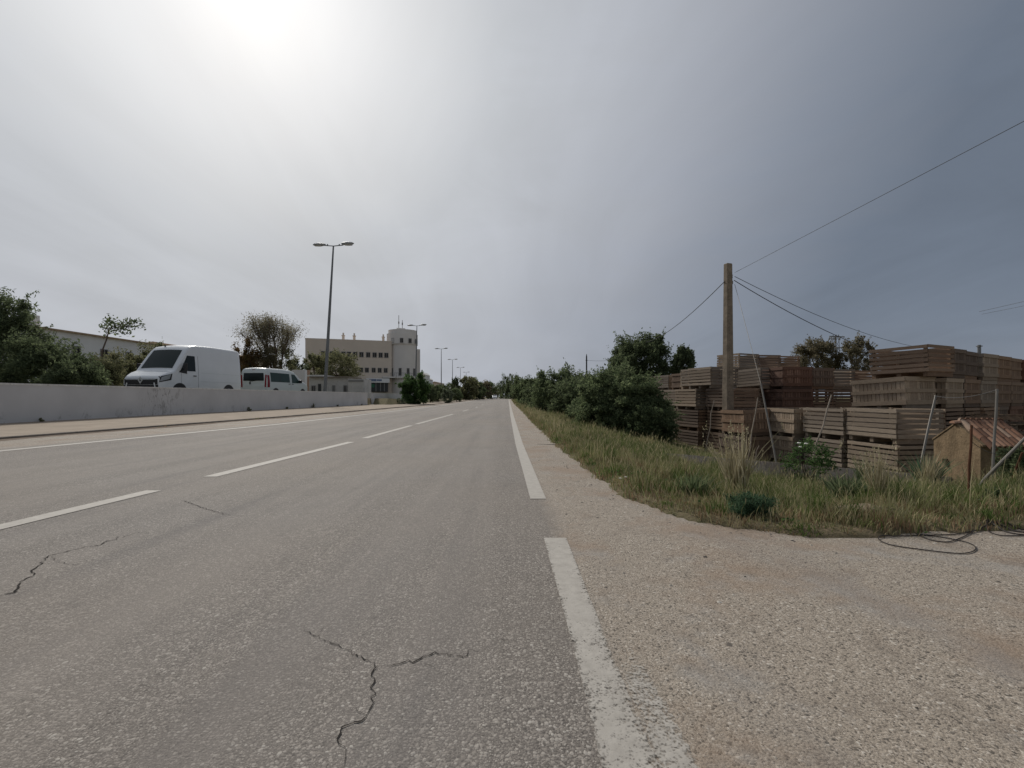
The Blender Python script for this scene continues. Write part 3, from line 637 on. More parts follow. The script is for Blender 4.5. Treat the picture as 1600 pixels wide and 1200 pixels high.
for (n, bx, h0, h1, w) in ((95000, (.4, 9, 2.5, 8.5, 0, 7), .05, .20, .0055), (70000, (.2, 8, 8.5, 17, 0, 7), .07, .26, .009), (42000, (-.5, 6, 17, 45, 0, 4.5), .12, .32, .018), (9000, (-1, 4, 45, 130, 0, 4), .2, .45, .05)):
    x, y, d = scatter(n, *bx); hh = rng.uniform(h0, h1, len(x))*np.clip(.35+d*.7, .35, 1.1)*np.clip(1.3-d*.18, .4, 1)*(.7+.5*(wav(x, y, .8)*.5+.5))
    parts.append(blades(x, y, hh, np.full(len(x), w), tone_of(x, y, d)))
# taller seeding straw stems
x, y, d = scatter(7000, .4, 9, 2.6, 14, .15, 6); parts.append(blades(x, y, rng.uniform(.15, .36, len(x)), np.full(len(x), .006), rng.uniform(.5, .72, len(x)), .45))
x, y, d = scatter(5000, .2, 4, 9, 40, .1, 2.2); parts.append(blades(x, y, rng.uniform(.2, .42, len(x)), np.full(len(x), .014), rng.uniform(.48, .72, len(x)), .4))
x, y, d = scatter(60000, .3, 9, 2.4, 20, -.03, .42, 1.5); parts.append(blades(x, y, rng.uniform(.025, .095, len(x))*np.clip(.6+d*2, .6, 1.3), np.full(len(x), .006), np.clip(rng.normal(.78, .14, len(x))-.5*(wav(x, y, 2) > .35), .1, 1), .6))
# clumps: neighbouring blades share height and tone, spreading from one foot
for nc, bx, w_ in ((520, (.5, 8, 2.6, 9, .12, 6.5), .006), (380, (.2, 7, 9, 20, .2, 6.5), .011), (260, (-.5, 4, 20, 45, .2, 3.5), .022)):
    cx, cy, cd = scatter(nc*2, *bx); nb = 46; k_ = len(cx)
    th_ = rng.choice([.10, .22, .34, .46, .58, .66, .9], k_, p=[.14, .22, .22, .10, .14, .10, .08]); hh_ = rng.uniform(.07, .27, k_)*np.clip(.5+cd*.5, .5, 1)*np.clip(1.25-cd*.14, .42, 1)
    x = np.repeat(cx, nb)+rng.normal(0, .035+w_, k_*nb); y = np.repeat(cy, nb)+rng.normal(0, .035+w_, k_*nb)
    parts.append(blades(x, y, np.repeat(hh_, nb)*rng.uniform(.55, 1.1, k_*nb), np.full(k_*nb, w_), np.clip(np.repeat(th_, nb)+rng.normal(0, .05, k_*nb), 0, 1), .55))
xs_, ys_, d_ = scatter(15000, .3, 9, 2.6, 24, .1, 5, 1.4); n_ = len(xs_); hh_ = rng.uniform(.10, .28, n_)*np.clip(1.3-d_*.14, .5, 1)
parts.append(blades(xs_, ys_, hh_, np.full(n_, .0035), rng.uniform(.45, .66, n_), .3))
tips_ = parts[-1][0][4::5]; sz_ = np.clip(ys_*.0014, .005, .022)
uu = np.stack([rng.normal(0, .35, n_), rng.normal(0, .35, n_), np.ones(n_)], 1)*.5; sa_ = rng.uniform(0, PI, n_); vv = np.stack([np.cos(sa_), np.sin(sa_), 0*sa_], 1)*sz_[:, None]; ln_ = (.03+sz_*2)[:, None]
Vh = np.stack([tips_-uu*ln_*1.6, tips_+vv*.6, tips_+uu*ln_*1.4, tips_-vv*.6], 1).reshape(-1, 3); kh = np.arange(n_)*4
parts.append((Vh, np.stack([kh, kh+1, kh+2, kh+3], 1), np.zeros((0, 3), int), np.repeat(rng.uniform(.56, .74, n_), 4)))
off = 0; Vs, F4s, F3s, Ts = [], [], [], []
for V, F4, F3, T in parts:
    Vs.append(V); F4s.append(F4+off); F3s.append(F3+off); Ts.append(T); off += len(V)
tag(fast('verge_grass', np.concatenate(Vs), [np.concatenate(F4s), np.concatenate(F3s)], M['grass'], attr={'tone': np.concatenate(Ts)}), 'rough grass and weeds covering the right verge', 'grass', None, 'stuff')
# low leafy ground cover
x, y, d = scatter(16000, .4, 9, 2.6, 12, .02, 6); m = wav(x, y, 1.3) > .05; x, y = x[m], y[m]; z = ground_z(x, y)+rng.uniform(.01, .07, len(x))
V, Fq = leaf_quads(np.stack([x, y, z], 1), .018, rng, 1.5); tag(fast('ground_cover', V, [Fq], M['leaf_lush']), 'low leafy weeds creeping between the verge grass', 'weeds', None, 'stuff')
# gutter grass on the left kerb
yk = rng.uniform(0, 1, 900)**1.3*45+5; xk = np.interp(yk, [k[0] for k in KB], [k[1] for k in KB])+rng.uniform(-.08, .16, 900); m = wav(xk*0, yk, .7) > .45; yk, xk = yk[m], xk[m]
V, F4, F3, T = blades(xk, yk, rng.uniform(.03, .12, len(xk)), np.full(len(xk), .02), rng.uniform(.5, 1, len(xk)), .6, .05)
tag(fast('gutter_grass', V, [F4, F3], M['grass'], attr={'tone': T}), 'dry brown tufts of grass growing in the left gutter', 'grass', None, 'stuff')

def tuft(name, px, D, h, n, spread, mat, label, cat='grass clump', seed=1, w=.007, lean=.5, base=None, seedhead=False):
    r = np.random.default_rng(seed); x0 = X(px, D); e = empty(name, (x0, D, gz(x0, D)), 0, label, cat)
    a = r.uniform(0, 2*PI, n); rad = spread*.25*r.uniform(0, 1, n); bx, by = np.cos(a)*rad, np.sin(a)*rad; hh = h*r.uniform(.55, 1.05, n)
    la = a+r.normal(0, .9, n); ln = hh*lean*r.uniform(0, 1, n)**1.6*1.25
    segs = []; sa = r.uniform(0, PI, n); side = np.stack([np.cos(sa)*w/2, np.sin(sa)*w/2, 0*sa], 1)
    for t, ws in ((0, 1), (.35, 1), (.7, .8), (1, .15)):
        c = np.stack([bx+np.cos(la)*ln*t**1.8, by+np.sin(la)*ln*t**1.8, hh*(t-.10*t*t*lean)], 1); segs += [c-side*ws, c+side*ws]
    V = np.stack(segs, 1).reshape(-1, 3); k = np.arange(n)*8
    Fq = np.concatenate([np.stack([k+2*j, k+2*j+1, k+2*j+3, k+2*j+2], 1) for j in range(3)])
    fast('blades', V, [Fq], M[mat], e)
    if seedhead:
        tips = (segs[-1]+segs[-2])/2; m = r.random(n) < .5; tp = tips[m]; pts = np.repeat(tp, 10, 0)+r.normal(size=(len(tp)*10, 3))*np.array([.006, .006, .025])
        V, Fq = leaf_quads(pts, .008, r, 2.5, 3); tag(fast('seed_heads', V, [Fq], M['straw'], e), kind='stuff')
    return e
tuft('straw_clump', 1152, 4.3, .72, 120, .40, 'straw', 'tall pale straw grass clump in front of the leaning vertical board crates', seed=1, w=.011, lean=.42, seedhead=True)
tuft('straw_clump', 1372, 4.05, .55, 100, .24, 'straw', 'tall thin straw clump right of the dark green tuft', seed=2, w=.007, lean=.45, seedhead=True)
tuft('straw_clump', 1450, 6.2, .62, 90, .3, 'straw', 'straw clump at the foot of the pole leaning near the hut', seed=3, w=.01, lean=.5)
tuft('dark_tuft', 1322, 4.5, .30, 260, .5, 'leaf_dark', 'dense dark green tuft in the middle of the verge', seed=4, w=.014, lean=.9)
tuft('green_clump', 1445, 6.5, .55, 160, .45, 'leaf_blue', 'blue green bladed plant left of the tiled hut', 'plant', seed=5, w=.02, lean=.6)
tuft('green_clump', 1082, 4.2, .24, 200, .5, 'leaf_green', 'green tuft at the left of the tall pale straw clump', 'plant', seed=6, w=.01, lean=.9)
tuft('green_clump', 1352, 6.9, .55, 90, .35, 'leaf_green', 'tall green weed in front of the lower slatted crates', 'plant', seed=7, w=.014, lean=.5)
plant('fennel_plant', 1172, 3.15, (.20, .16, .15), Zp(772, 3.15), 'feathery blue green plant at the gravel edge', 'plant', 'leaf_blue', 12000, .0045, 70, .34, 91, 'shrub', None, elong=5, sprig=.2, up=.4)
plant('leafy_weed', 1238, 2.95, (.13, .08, .05), Zp(812, 2.95), 'low bright green weed at the gravel edge', 'plant', 'leaf_lush', 900, .014, 25, .35, 92, 'shrub', None, elong=1.6)
plant('mallow_plant', 1262, 7.6, (.42, .35, .40), Zp(684, 7.6), 'bushy green plant with white flowers before the vertical board crates', 'plant', 'leaf_lush', 2200, .02, 50, .22, 93, 'shrub', None, sprig=.12)
plant('dry_weed', 1395, 3.2, (.14, .1, .11), Zp(790, 3.2), 'dry brown weed at the gravel edge near the cables', 'plant', 'leaf_brown', 1200, .012, 30, .3, 94, 'shrub', None, sprig=.2)
plant('hut_weed', 1585, 6.5, (.22, .2, .36), Zp(702, 6.5), 'dark leafy weed growing against the side of the tiled hut', 'plant', 'leaf_dark', 2600, .025, 40, .25, 95, 'shrub', None, sprig=.15)
plant('hut_weed', 1545, 4.0, (.10, .1, .18), Zp(765, 4.0), 'dark upright weed right of the rusty post', 'plant', 'leaf_dark', 900, .014, 20, .3, 96, 'shrub', None, sprig=.2)
def flower(px, py, D, r, mat, label):
    x, y, z = P(px, py, D); e = empty('flower', (x, y, gz(x, D)), 0, label, 'flower', 'flowers on the verge'); h = z-gz(x, D)
    MB().tube([(0, 0, 0), (.01, 0, h*.6), (0, 0, h)], [.003, .0025, .002], 5).build('stem', M['leaf_green'], e)
    mb = MB()
    for k in range(8):
        a = 2*PI*k/8; c, s = math.cos(a), math.sin(a)
        mb.add([(0, 0, h), (c*r*.6-s*r*.3, s*r*.6+c*r*.3, h+r*.25), (c*r, s*r, h+r*.5), (c*r*.6+s*r*.3, s*r*.6-c*r*.3, h+r*.2)], [(0, 1, 2, 3)])
    mb.build('petals', M[mat], e)
    MB().tube([(0, 0, h), (0, 0, h+r*.3), (0, 0, h+r*.55)], [r*.6, r*.7, r*.3], 8).build('flower_head', M[mat], e)
for px, py, D, r, mt, lb in ((1248, 693, 6.9, .035, 'flower', 'lowest left white flower of the bushy plant'), (1259, 694, 6.8, .035, 'flower', 'right white flower of the bushy plant'), (1250, 699, 6.8, .03, 'flower', 'lower white flower of the bushy plant'),
    (969, 748, 4.3, .018, 'flower', 'small white flower head at the left verge edge'), (978, 746, 4.4, .018, 'flower', 'small white flower beside another at the left verge edge'), (1528, 781, 3.9, .014, 'flower', 'small white flower right of the rusty post'), (1553, 777, 4.0, .015, 'flower', 'small white flower near the right picture edge'), (1514, 814, 3.2, .012, 'yellow', 'yellow flower at the gravel edge near the cables'), (1509, 818, 3.15, .01, 'yellow', 'smaller yellow flower at the gravel edge')):
    flower(px, py, D, r, mt, lb)

# ---------------------------------------------------------------- crates
W_, DP_, HP_, FT_ = 1.18, 1.12, .64, .10       # front width, end depth, panel height, foot height
def panel_h(mb, axis, pos, L, R, lo=.0):
    n = 6; pitch = HP_/n
    for i in range(n):
        h = pitch-.020-R.uniform(0, .024); z = FT_+pitch*(i+.5)+R.uniform(-.005, .005); tl = R.uniform(-.010, .010); a = R.uniform(-.012, .012); off = pos+R.uniform(-.004, .004)
        if axis == 'y': mb.box((off, L/2+a, z), (.02, L-.004, h), R3(tl, 0, 0))
        else: mb.box((L/2+a, off, z), (L-.044, .02, h), R3(0, tl, 0))
def panel_v(mb, axis, pos, L, R, sgn=1):
    n = int(L/.088); pitch = (L-.04)/n; inn = pos+sgn*.020
    for i in range(n):
        w = pitch-.006-R.uniform(0, .010); c = .02+pitch*(i+.5); hh = HP_-.02-R.uniform(0, .02)
        if axis == 'y': mb.box((inn, c, FT_+HP_/2), (.016, w, hh))
        else: mb.box((c, inn, FT_+HP_/2), (w, .016, hh))
    for z, h in ((FT_+HP_-.05, .10), (FT_+HP_/2, .085), (FT_+.05, .10)):
        t = R.uniform(-.004, .004)
        if axis == 'y': mb.box((pos, L/2, z), (.022, L-.002, h), R3(t, 0, 0))
        else: mb.box((L/2, pos, z), (L-.048, .022, h), R3(0, t, 0))
protos = {}
def crate_proto(style, mat, var):
    key = (style, mat, var)
    if key in protos: return protos[key]
    R = random.Random(hash(style) % 7+var*31+len(mat)); R = random.Random(ord(style)*13+var*31+len(mat)); pf = panel_h if style == 'H' else panel_v; m_ = M[mat]; out = []
    def mk(name, fn):
        mb = MB(); fn(mb); me = bpy.data.meshes.new(name); me.from_pydata(mb.v, [], mb.f); me.update(); me.materials.append(m_); out.append((name, me))
    if style == 'H':
        mk('side_panel', lambda mb: panel_h(mb, 'y', 0, W_, R)); mk('side_panel', lambda mb: panel_h(mb, 'y', DP_, W_, R))
        mk('side_panel', lambda mb: panel_h(mb, 'x', .012, DP_, R)); mk('side_panel', lambda mb: panel_h(mb, 'x', W_-.012, DP_, R))
    else:
        mk('side_panel', lambda mb: panel_v(mb, 'y', 0, W_, R, 1)); mk('side_panel', lambda mb: panel_v(mb, 'y', DP_, W_, R, -1))
        mk('side_panel', lambda mb: panel_v(mb, 'x', .012, DP_, R, 1)); mk('side_panel', lambda mb: panel_v(mb, 'x', W_-.012, DP_, R, -1))
    for cx in (.065, DP_-.065):
        for cy in (.075, W_-.075): mk('corner_post', lambda mb: mb.box((cx, cy, FT_+HP_/2-.003), (.055, .06, HP_-.02)))
    def base(mb):
        n = 9
        for i in range(n): mb.box((.06+(DP_-.12)*i/(n-1), W_/2, FT_+.012), (.105, W_-.06, .02))
        for cy in (.07, W_/2, W_-.07): mb.box((DP_/2, cy, FT_/2), (DP_-.06, .085, FT_-.004))
    mk('base', base)
    protos[key] = out; return out
def crate(x, y, z, th, style, mat, var, label, tilt=0.0, roll=0.0):
    e = empty('wooden_crate', (x, y, z), th, label, 'crate', 'wooden crates stacked in the yard'); e.rotation_euler = (tilt, roll, th)
    for name, me in crate_proto(style, mat, var):
        o = bpy.data.objects.new(name, me); C.objects.link(o); o.parent = e
    return e
LV = {1: ['only'], 2: ['lower', 'upper'], 3: ['bottom', 'middle', 'top'], 4: ['bottom', 'second lowest', 'third lowest', 'top'], 5: ['bottom', 'second lowest', 'middle', 'fourth lowest', 'top']}
HPI = FT_+HP_
cr_rng = random.Random(77)
def stack(desc, px, D, thd, z0, levels, jit=.02, x=None):
    """levels: list of (style+material code, dx, dy, dth deg, tilt, roll)"""
    x0 = X(px, D) if x is None else x; z = z0; n = len(levels); jit *= 1.8
    for i, lv in enumerate(levels):
        code = lv[0] if isinstance(lv, tuple) else lv; ex = lv[1:] if isinstance(lv, tuple) else (0, 0, 0, 0, 0)
        style = code[0]; mat = {'g': 'crate_grey', 'b': 'crate_brown', 'r': 'crate_red'}[code[1]]
        sty = 'slatted' if style == 'H' else 'boarded'; colw = {'g': 'grey', 'b': 'brown', 'r': 'reddish'}[code[1]]
        lab = f'{LV[n][i]} {colw} {sty} crate of the {desc}'
        crate(x0+cr_rng.uniform(-jit, jit)+ex[0], D+cr_rng.uniform(-jit, jit)+ex[1], z, math.radians(thd+cr_rng.uniform(-2.2, 2.2)+ex[2]), style, mat, cr_rng.randrange(3), lab, math.radians(ex[3]+cr_rng.uniform(-.5, .5)), math.radians(ex[4]))
        z += HPI+.003
GZ = -.89
# front row by the fence
stack('front stack left of the tiled hut', 1401, 9.1, 8, GZ+.02, ['Hg', ('Hg', .0, 0, 0, 0, 0)])
stack('front stack second from the tiled hut', 1317, 10.35, 7, GZ, ['Hg', 'Hg'])
stack('front stack behind the white flowers', 1241, 11.7, 7, GZ-.06, ['Vg', 'Vg'])
stack('leaning front stack before the concrete pole', 1164, 12.5, 6, GZ-.12, [('Vb', -.12, 0, 0, 0, 0), ('Vb', 0, 0, 0, -1.5, -3)])
stack('stack directly behind the concrete pole', 1140, 14.35, 12, -1.08, ['Hb', 'Hb', 'Hb', ('Hg', -.25, .75, 3, 0, 0)])
stack('tall stack right of the near bush', 1089, 15.65, 14, -1.08, ['Hb', 'Hb', 'Hg', ('Hg', .3, .45, 0, 0, 0)])
stack('stack half behind the near bush', 1056, 17.2, 14, -1.08, ['Vg', 'Vg', 'Hg'])
stack('rear stack right of the small upright tree', 1091, 18.6, 14, -1.05, ['Hg', 'Vg', 'Vb', 'Vg'])
stack('rear stack fourth from the left end', 1072, 20.0, 14, -1.05, ['Hg', 'Vg', 'Vb', 'Vb'])
stack('narrow rear stack second from the left end', 1045, 21.5, 14, -1.05, ['Hg', 'Vg', 'Hb', 'Hg'])
stack('leftmost rear stack above the bushes', 1031, 23.0, 14, -1.05, ['Vg', 'Vg', 'Vg', 'Vg'])
# rear block behind the pole
stack('tilted stack just right of the concrete pole', 1190, 15.3, 14, -1.10, ['Hb', 'Hr', ('Hg', -.45, .25, 0, 0, 0), ('Hg', 0, 0, 2, -3, 0)])
stack('five high stack behind the concrete pole', 1156, 18.9, 20, -1.0, ['Hb', 'Hb', 'Hg', 'Hg', 'Hg'])
stack('five high stack second right of the pole', 1186, 19.4, 12, -1.02, ['Hb', 'Hb', 'Vb', 'Hb', 'Hb'])
stack('five high stack third right of the pole', 1216, 19.9, 10, -1.02, ['Hb', 'Hb', 'Vb', 'Hb', 'Hb'])
stack('first dark stack right of the tilted stack', 1224, 14.8, 8, -1.12, ['Hr', 'Hr', 'Vr', 'Vr'])
stack('second dark stack right of the tilted stack', 1257, 15.4, 6, -1.12, ['Hb', 'Vr', 'Hb', 'Vb'])
stack('third dark middle stack below the lattice pylon', 1290, 15.9, 6, -1.12, ['Hb', 'Hb', 'Hb', 'Hg'])
stack('fourth dark middle stack below the right eucalyptus', 1331, 16.6, 6, -1.12, ['Hb', 'Hb', 'Hb', 'Hb'])
# right pile
stack('tallest near pile left of the tiled hut', 1428, 10.25, 22, GZ-.02, ['Hb', 'Hb', ('Vg', -.28, -.12, -4, -3.5, 0), ('Hb', .24, -.12, 0, -1.5, 0)])
names = ['first stack in the row behind the tiled hut', 'second stack in the row behind the tiled hut', 'third stack in the row behind the tiled hut', 'fourth stack in the row behind the tiled hut', 'fifth stack in the row behind the tiled hut', 'sixth stack at the right edge of the picture', 'outermost stack beyond the right picture edge']
sty = [['Hb', 'Hb', 'Vg', 'Vb'], ['Hb', 'Hb', 'Vb', 'Vb'], ['Hb', 'Hb', 'Vg', 'Vg'], ['Vb', 'Vb', 'Vb', 'Vb'], ['Hb', 'Vr', 'Vb', 'Vb'], ['Hr', 'Vr', 'Vb', 'Vr'], ['Hb', 'Hb', 'Vb', 'Vb']]
for i in range(7):
    stack(names[i], 0, 11.05+.66*i, 29, GZ-.02-.004*i, sty[i], x=10.72+1.13*i)

# concrete / fence footing, posts, wires
e = tag(MB().loft([[(x-.07, y, z-.4), (x-.07, y, z), (x+.09, y, z+.005), (x+.09, y, z-.4)] for x, y, z in [(5.75, 16, -.78), (5.85, 14, -.77), (5.95, 11.2, -.755), (6.12, 9.2, -.70), (6.35, 8.0, -.66), (7.0, 7.25, -.6)]]).build('fence_footing', M['concrete']), 'low concrete strip running through the grass before the crates', 'kerb')
mb = MB(); x0, y0, z0 = P(1306, 806, 3.35); 
e = empty('broken_slab', (X(1345, 3.5), 3.5, gz(X(1345, 3.5), 3.5)), .3, 'half buried flat stone slab in the dry grass', 'stone')
MB().box((0, 0, .02), (.42, .16, .07), R3(.04, .03, .1)).build('slab', M['concrete'], e, bevel=.012)
def post(name, a, Da, b, Db, r, mat, label, n=8, bend=.01, cat='post', grp='leaning posts of the old fence'):
    A, B = Vector(P(*a, Da)), Vector(P(*b, Db)); A.z = min(A.z, gz(A.x, A.y)) if abs(A.z-gz(A.x, A.y)) < .35 else A.z
    e = empty(name, A, 0, label, cat, grp); d = B-A; R = random.Random(int(a[0]))
    pts = [d*t+Vector((R.uniform(-bend, bend), R.uniform(-bend, bend), 0))*(1 if 0 < t < 1 else 0) for t in (0, .25, .5, .75, 1)]; pts[0] = pts[0]-Vector((0, 0, .06))
    rr = [r*1.05, r, r*.98, r*.94, r*.85]
    MB().tube(pts, rr, n).build('shaft', M[mat], e, True)
    MB().tube([d-d.normalized()*.012, d+d.normalized()*.01], r*.95, n).build('post_cap', M[mat], e, True)
    return B
post('fence_post', (1101, 701), 12.9, (1116, 626), 13.2, .013, 'stick', 'thin leaning stick left of the vertical board crates', bend=.03)
post('fence_post', (1166, 718), 11.2, (1184, 622), 11.6, .015, 'stick', 'pale crooked stick in front of the leaning boarded crates', bend=.04)
post('fence_post', (1177, 716), 11.1, (1186, 697), 11.2, .011, 'stick', 'short bent stick stump right of the pale crooked stick', bend=.03)
gB = post('guy_wire_guard', (1216, 722), 10.6, (1189, 600), 11.4, .023, 'galv', 'straight pale tube guarding the stay wire of the concrete pole', bend=0, cat='tube', grp=None)
post('fence_post', (1269, 716), 8.6, (1299, 618), 9.0, .015, 'stick', 'brown leaning post in front of the second slatted crate', bend=.02)
pE = post('fence_post', (1430, 739), 7.0, (1462, 619), 7.2, .018, 'galv', 'grey metal post leaning right between crates and tiled hut', bend=.005)
post('fence_post', (1512, 790), 4.3, (1518, 666), 4.35, .011, 'rust', 'thin rusty upright post in front of the tiled hut', bend=.004)
pG = post('fence_post', (1550, 738), 6.2, (1558, 609), 6.3, .016, 'galv', 'tall grey metal post before the tiled roof of the hut', bend=.004)
post('fence_post', (1518, 762), 5.6, (1610, 676), 5.2, .018, 'galv', 'grey brace pole lying diagonally at the right edge', bend=.004)
post('fence_post', (1575, 752), 6.0, (1597, 708), 5.8, .012, 'rust', 'short dark brace behind the diagonal grey pole', bend=.004)
def wire(name, pts, r, label, mat='wire', sag=0.0, cat='cable', grp=None):
    a, b = Vector(pts[0]), Vector(pts[1]); n = 14
    mb = MB().tube([a.lerp(b, i/n)-Vector((0, 0, sag*4*(i/n)*(1-i/n))) for i in range(n+1)], r, 5)
    return tag(mb.build(name, M[mat], None, True), label, cat, grp)
wire('fence_wire', (pE, pG), .004, 'thin wire strung between the two grey posts by the hut', sag=.06)
wire('fence_wire', (P(1518, 690, 4.34), pG-Vector((0, 0, .9))), .003, 'thin low wire from the rusty post to the tall grey post', sag=.03)

# ---------------------------------------------------------------- concrete pole and its wires
PD = 13.9; e = empty('concrete_pole', (X(1137.5, PD), PD, -1.05), math.radians(18), 'tall square tapering concrete pole standing between the crate stacks', 'pole')
H = Zp(412, PD)+1.05
MB().loft([[(sx*w*cx, sy*w*.8*cx, z) for sx, sy in ((-1, -1), (1, -1), (1, 1), (-1, 1))] for w, z, cx in ((.145, -.3, 1), (.125, H*.4, 1), (.098, H-.02, 1), (.088, H, 1))]).build('shaft', M['pole'], e, bevel=.012)
mb = MB()
for i in range(46): mb.cyl((-.045-.01*(i/46), -.8*(.16-.055*i/46)-.004, .9+i*.105), .007, .012, 6)
mb.build('bolt_holes', M['crack'], e)
MB().box((.10, -.02, H-.42), (.10, .03, .05)).box((.12, -.02, H-.58), (.07, .05, .10)).build('bracket', M['metal'], e)
MB().tube([(.13, -.02, H-.40), (.15, -.02, H-.34)], .02, 8).build('insulator', M['lens'], e)
att = lambda py, dx=9: Vector(P(1138+dx, py, PD-.05))
GW = 'overhead wires'
wire('overhead_wire', (att(426, 10), att(426, 10)+(Vector(P(1700, 137, 6.0))-att(426, 10))*3.2), .0055, 'overhead wire rising to the top right corner of the picture', cat='wire', grp=GW)
wire('overhead_wire', (att(432, 10), P(1450, 545, 24)), .009, 'upper of two wires descending from the pole to the right', sag=.35, cat='wire', grp=GW)
wire('overhead_wire', (att(438, 9), P(1400, 560, 18)), .012, 'thicker lower wire descending from the pole behind the tall pile', sag=.22, cat='wire', grp=GW)
wire('overhead_wire', (att(440, -6), P(1008, 535, 32)), .013, 'wire running from the pole down into the big round tree', sag=.35, cat='wire', grp=GW)
wire('stay_wire', (att(444, 10), gB), .006, 'thin stay wire from the pole top to the pale guard tube', cat='wire', mat='galv')
wire('overhead_wire', (P(1530, 487, 60), P(1640, 462, 50)), .022, 'faint far wire at the right edge of the sky', cat='wire', grp=GW)
wire('overhead_wire', (P(1534, 491, 60), P(1640, 470, 50)), .018, 'fainter parallel far wire at the right edge of the sky', cat='wire', grp=GW)
wire('overhead_wire', (P(918, 563, 60), P(965, 562, 60)), .014, 'short wire from the small distant pole into the round tree', sag=.12, cat='wire', grp=GW)
e = empty('wooden_pole', (X(916.5, 60), 60, -.9), 0, 'small dark distant pole above the bushes', 'pole'); MB().tube([(0, 0, -.2), (0, 0, Zp(555, 60)+.7), (0, 0, Zp(553, 60)+.9)], [.11, .09, .02], 8).build('shaft', M['black'], e, True)
MB().box((0, 0, Zp(563, 60)+.9), (.26, .1, .08)).build('bracket', M['black'], e)
e = empty('wooden_pole', (X(1530, 26), 26, -.9), 0, 'short dark pole top showing above the right crate row', 'pole'); MB().tube([(0, 0, -.2), (0, 0, Zp(539, 26)+.9)], [.10, .08], 8).build('shaft', M['metal'], e, True)
MB().box((0, 0, Zp(541, 26)+.9), (.20, .20, .05)).build('post_cap', M['metal'], e)

# lattice pylon
D = 62; e = empty('lattice_pylon', (X(1306, D), D, -.9), .25, 'grey lattice power pylon with crossarms between the eucalyptus trees', 'pylon')
zt = Zp(523, D)+.9; mb = MB(); w0, w1 = .55, .22
def cor(t, i): w = w0+(w1-w0)*t; return Vector(((-1, 1, 1, -1)[i]*w, (-1, -1, 1, 1)[i]*w, t*zt))
for i in range(4): mb.tube([cor(0, i), cor(1, i)], .05, 4)
for k in range(12):
    for i in range(4): mb.tube([cor(k/12, i), cor((k+1)/12, (i+1) % 4)], .025, 4)
mb.build('tower_frame', M['galv'], e)
for z, L0, L1 in ((zt-.25, -1.1, 1.5), (zt-1.75, -1.2, 1.1)):
    ar = MB(); ar.box(((L0+L1)/2, 0, z), (L1-L0, .12, .12)); ar.build('crossarm', M['metal'], e)
for xx in (-1.1, -.8, -.5, -.2, .7): MB().tube([(xx, 0, zt-.3), (xx, 0, zt-.45), (xx, 0, zt-.75)], [.03, .08, .05], 6).build('insulator', M['metal'], e)

# ---------------------------------------------------------------- tiled hut
e = empty('brick_hut', (X(1532, 7.4), 7.4, -.80), math.radians(-7), 'small plastered hut with a terracotta tiled gable roof', 'hut')
gw, gl, ze, zr = .95, .62, .86, 1.17      # gable width (y), length (x)
MB().loft([[(x, 0, -.1), (x, 0, ze), (x, gw/2, zr), (x, gw, ze), (x, gw, -.1)] for x in (0, gl)]).build('wall', M['plaster'], e)
rf = empty('roof', (0, 0, 0)); rf.parent = e
def tiles(side):
    mb = MB(); R = random.Random(side+5); n = 8; run = gw/2+.10; drop = (zr-ze)/(gw/2)
    for i in range(n):
        xx = .09+(gl-.03)*i/(n-1)
        for j in range(3):
            rn = run if side == 0 else gw/2-.03; a = j*rn/3-.02; b = a+rn/3+.05
            def pt(t, k):
                s = (a+(b-a)*t); yy = gw/2+(-1 if side == 0 else 1)*s; zz = zr+.028-drop*s+.014*(1-t)+.006*(2-j)
                ang = PI*k/6; rr = .056*(1-.15*(1-t)); return (xx+jit+math.cos(ang)*rr, yy, zz+math.sin(ang)*rr*1.05)
            jit = R.uniform(-.008, .008)
            us = [0, .5, 1]; base = len(mb.v)
            mb.loft([[pt(t, k) for k in range(7)]+[(pt(t, 6-k)[0]*1.0, pt(t, 6-k)[1], pt(t, 6-k)[2]-.014) for k in range(7)] for t in us])
    return mb
# the roof is one part of two tiled slopes, with a plain under-boarding
MB().loft([[(x, -.05, ze-.03), (x, gw/2, zr+.005), (x, gw+.02, ze-.015), (x, gw+.02, ze+.01), (x, gw/2, zr+.03), (x, -.05, ze)] for x in (-.012, gl+.01)]).build('roof_bed', M['plaster'], rf)
tiles(0).build('tile_slope', M['tile'], rf, True, 50); tiles(1).build('tile_slope', M['tile'], rf, True, 50)
mb = MB()
for i in range(5):
    c = gl*(i+.5)/5; mb.loft([[(c+t*.12, gw/2+math.cos(PI*k/6)*.06, zr+.025+math.sin(PI*k/6)*.045+.01*t) for k in range(7)] for t in (-1, 1)])
mb.build('ridge_tiles', M['tile'], rf, True, 50)
MB().cyl((-.011, gw*.72, .45), .05, .09, 6).build('vent_hole', M['plaster'], e)

# broken pallets behind the hut
R = random.Random(12)
for i in range(8):
    lab = ['lowest', 'second lowest', 'third lowest', 'fourth lowest', 'fourth highest', 'third highest', 'second highest', 'topmost'][i]
    o = empty('wooden_pallet', (X(1566, 9.4)+R.uniform(-.06, .06), 9.4+R.uniform(-.05, .05), -.85+i*.172), .5+R.uniform(-.15, .15), f'{lab} pallet of the rough heap behind the tiled hut', 'pallet', 'pallets behind the hut')
    o.rotation_euler = (R.uniform(-.05, .05), R.uniform(-.04, .04), o.rotation_euler[2])
    mb = MB(); [mb.box((0, -.35+.14*k, .12), (.85, .10-R.uniform(0, .03), .02)) for k in range(6)]; mb.build('deck', M['pallet'], o)
    mb = MB(); [mb.box((-.36+.36*k, 0, .055), (.08, .75, .08)) for k in range(3)]; mb.build('runner', M['pallet'], o)

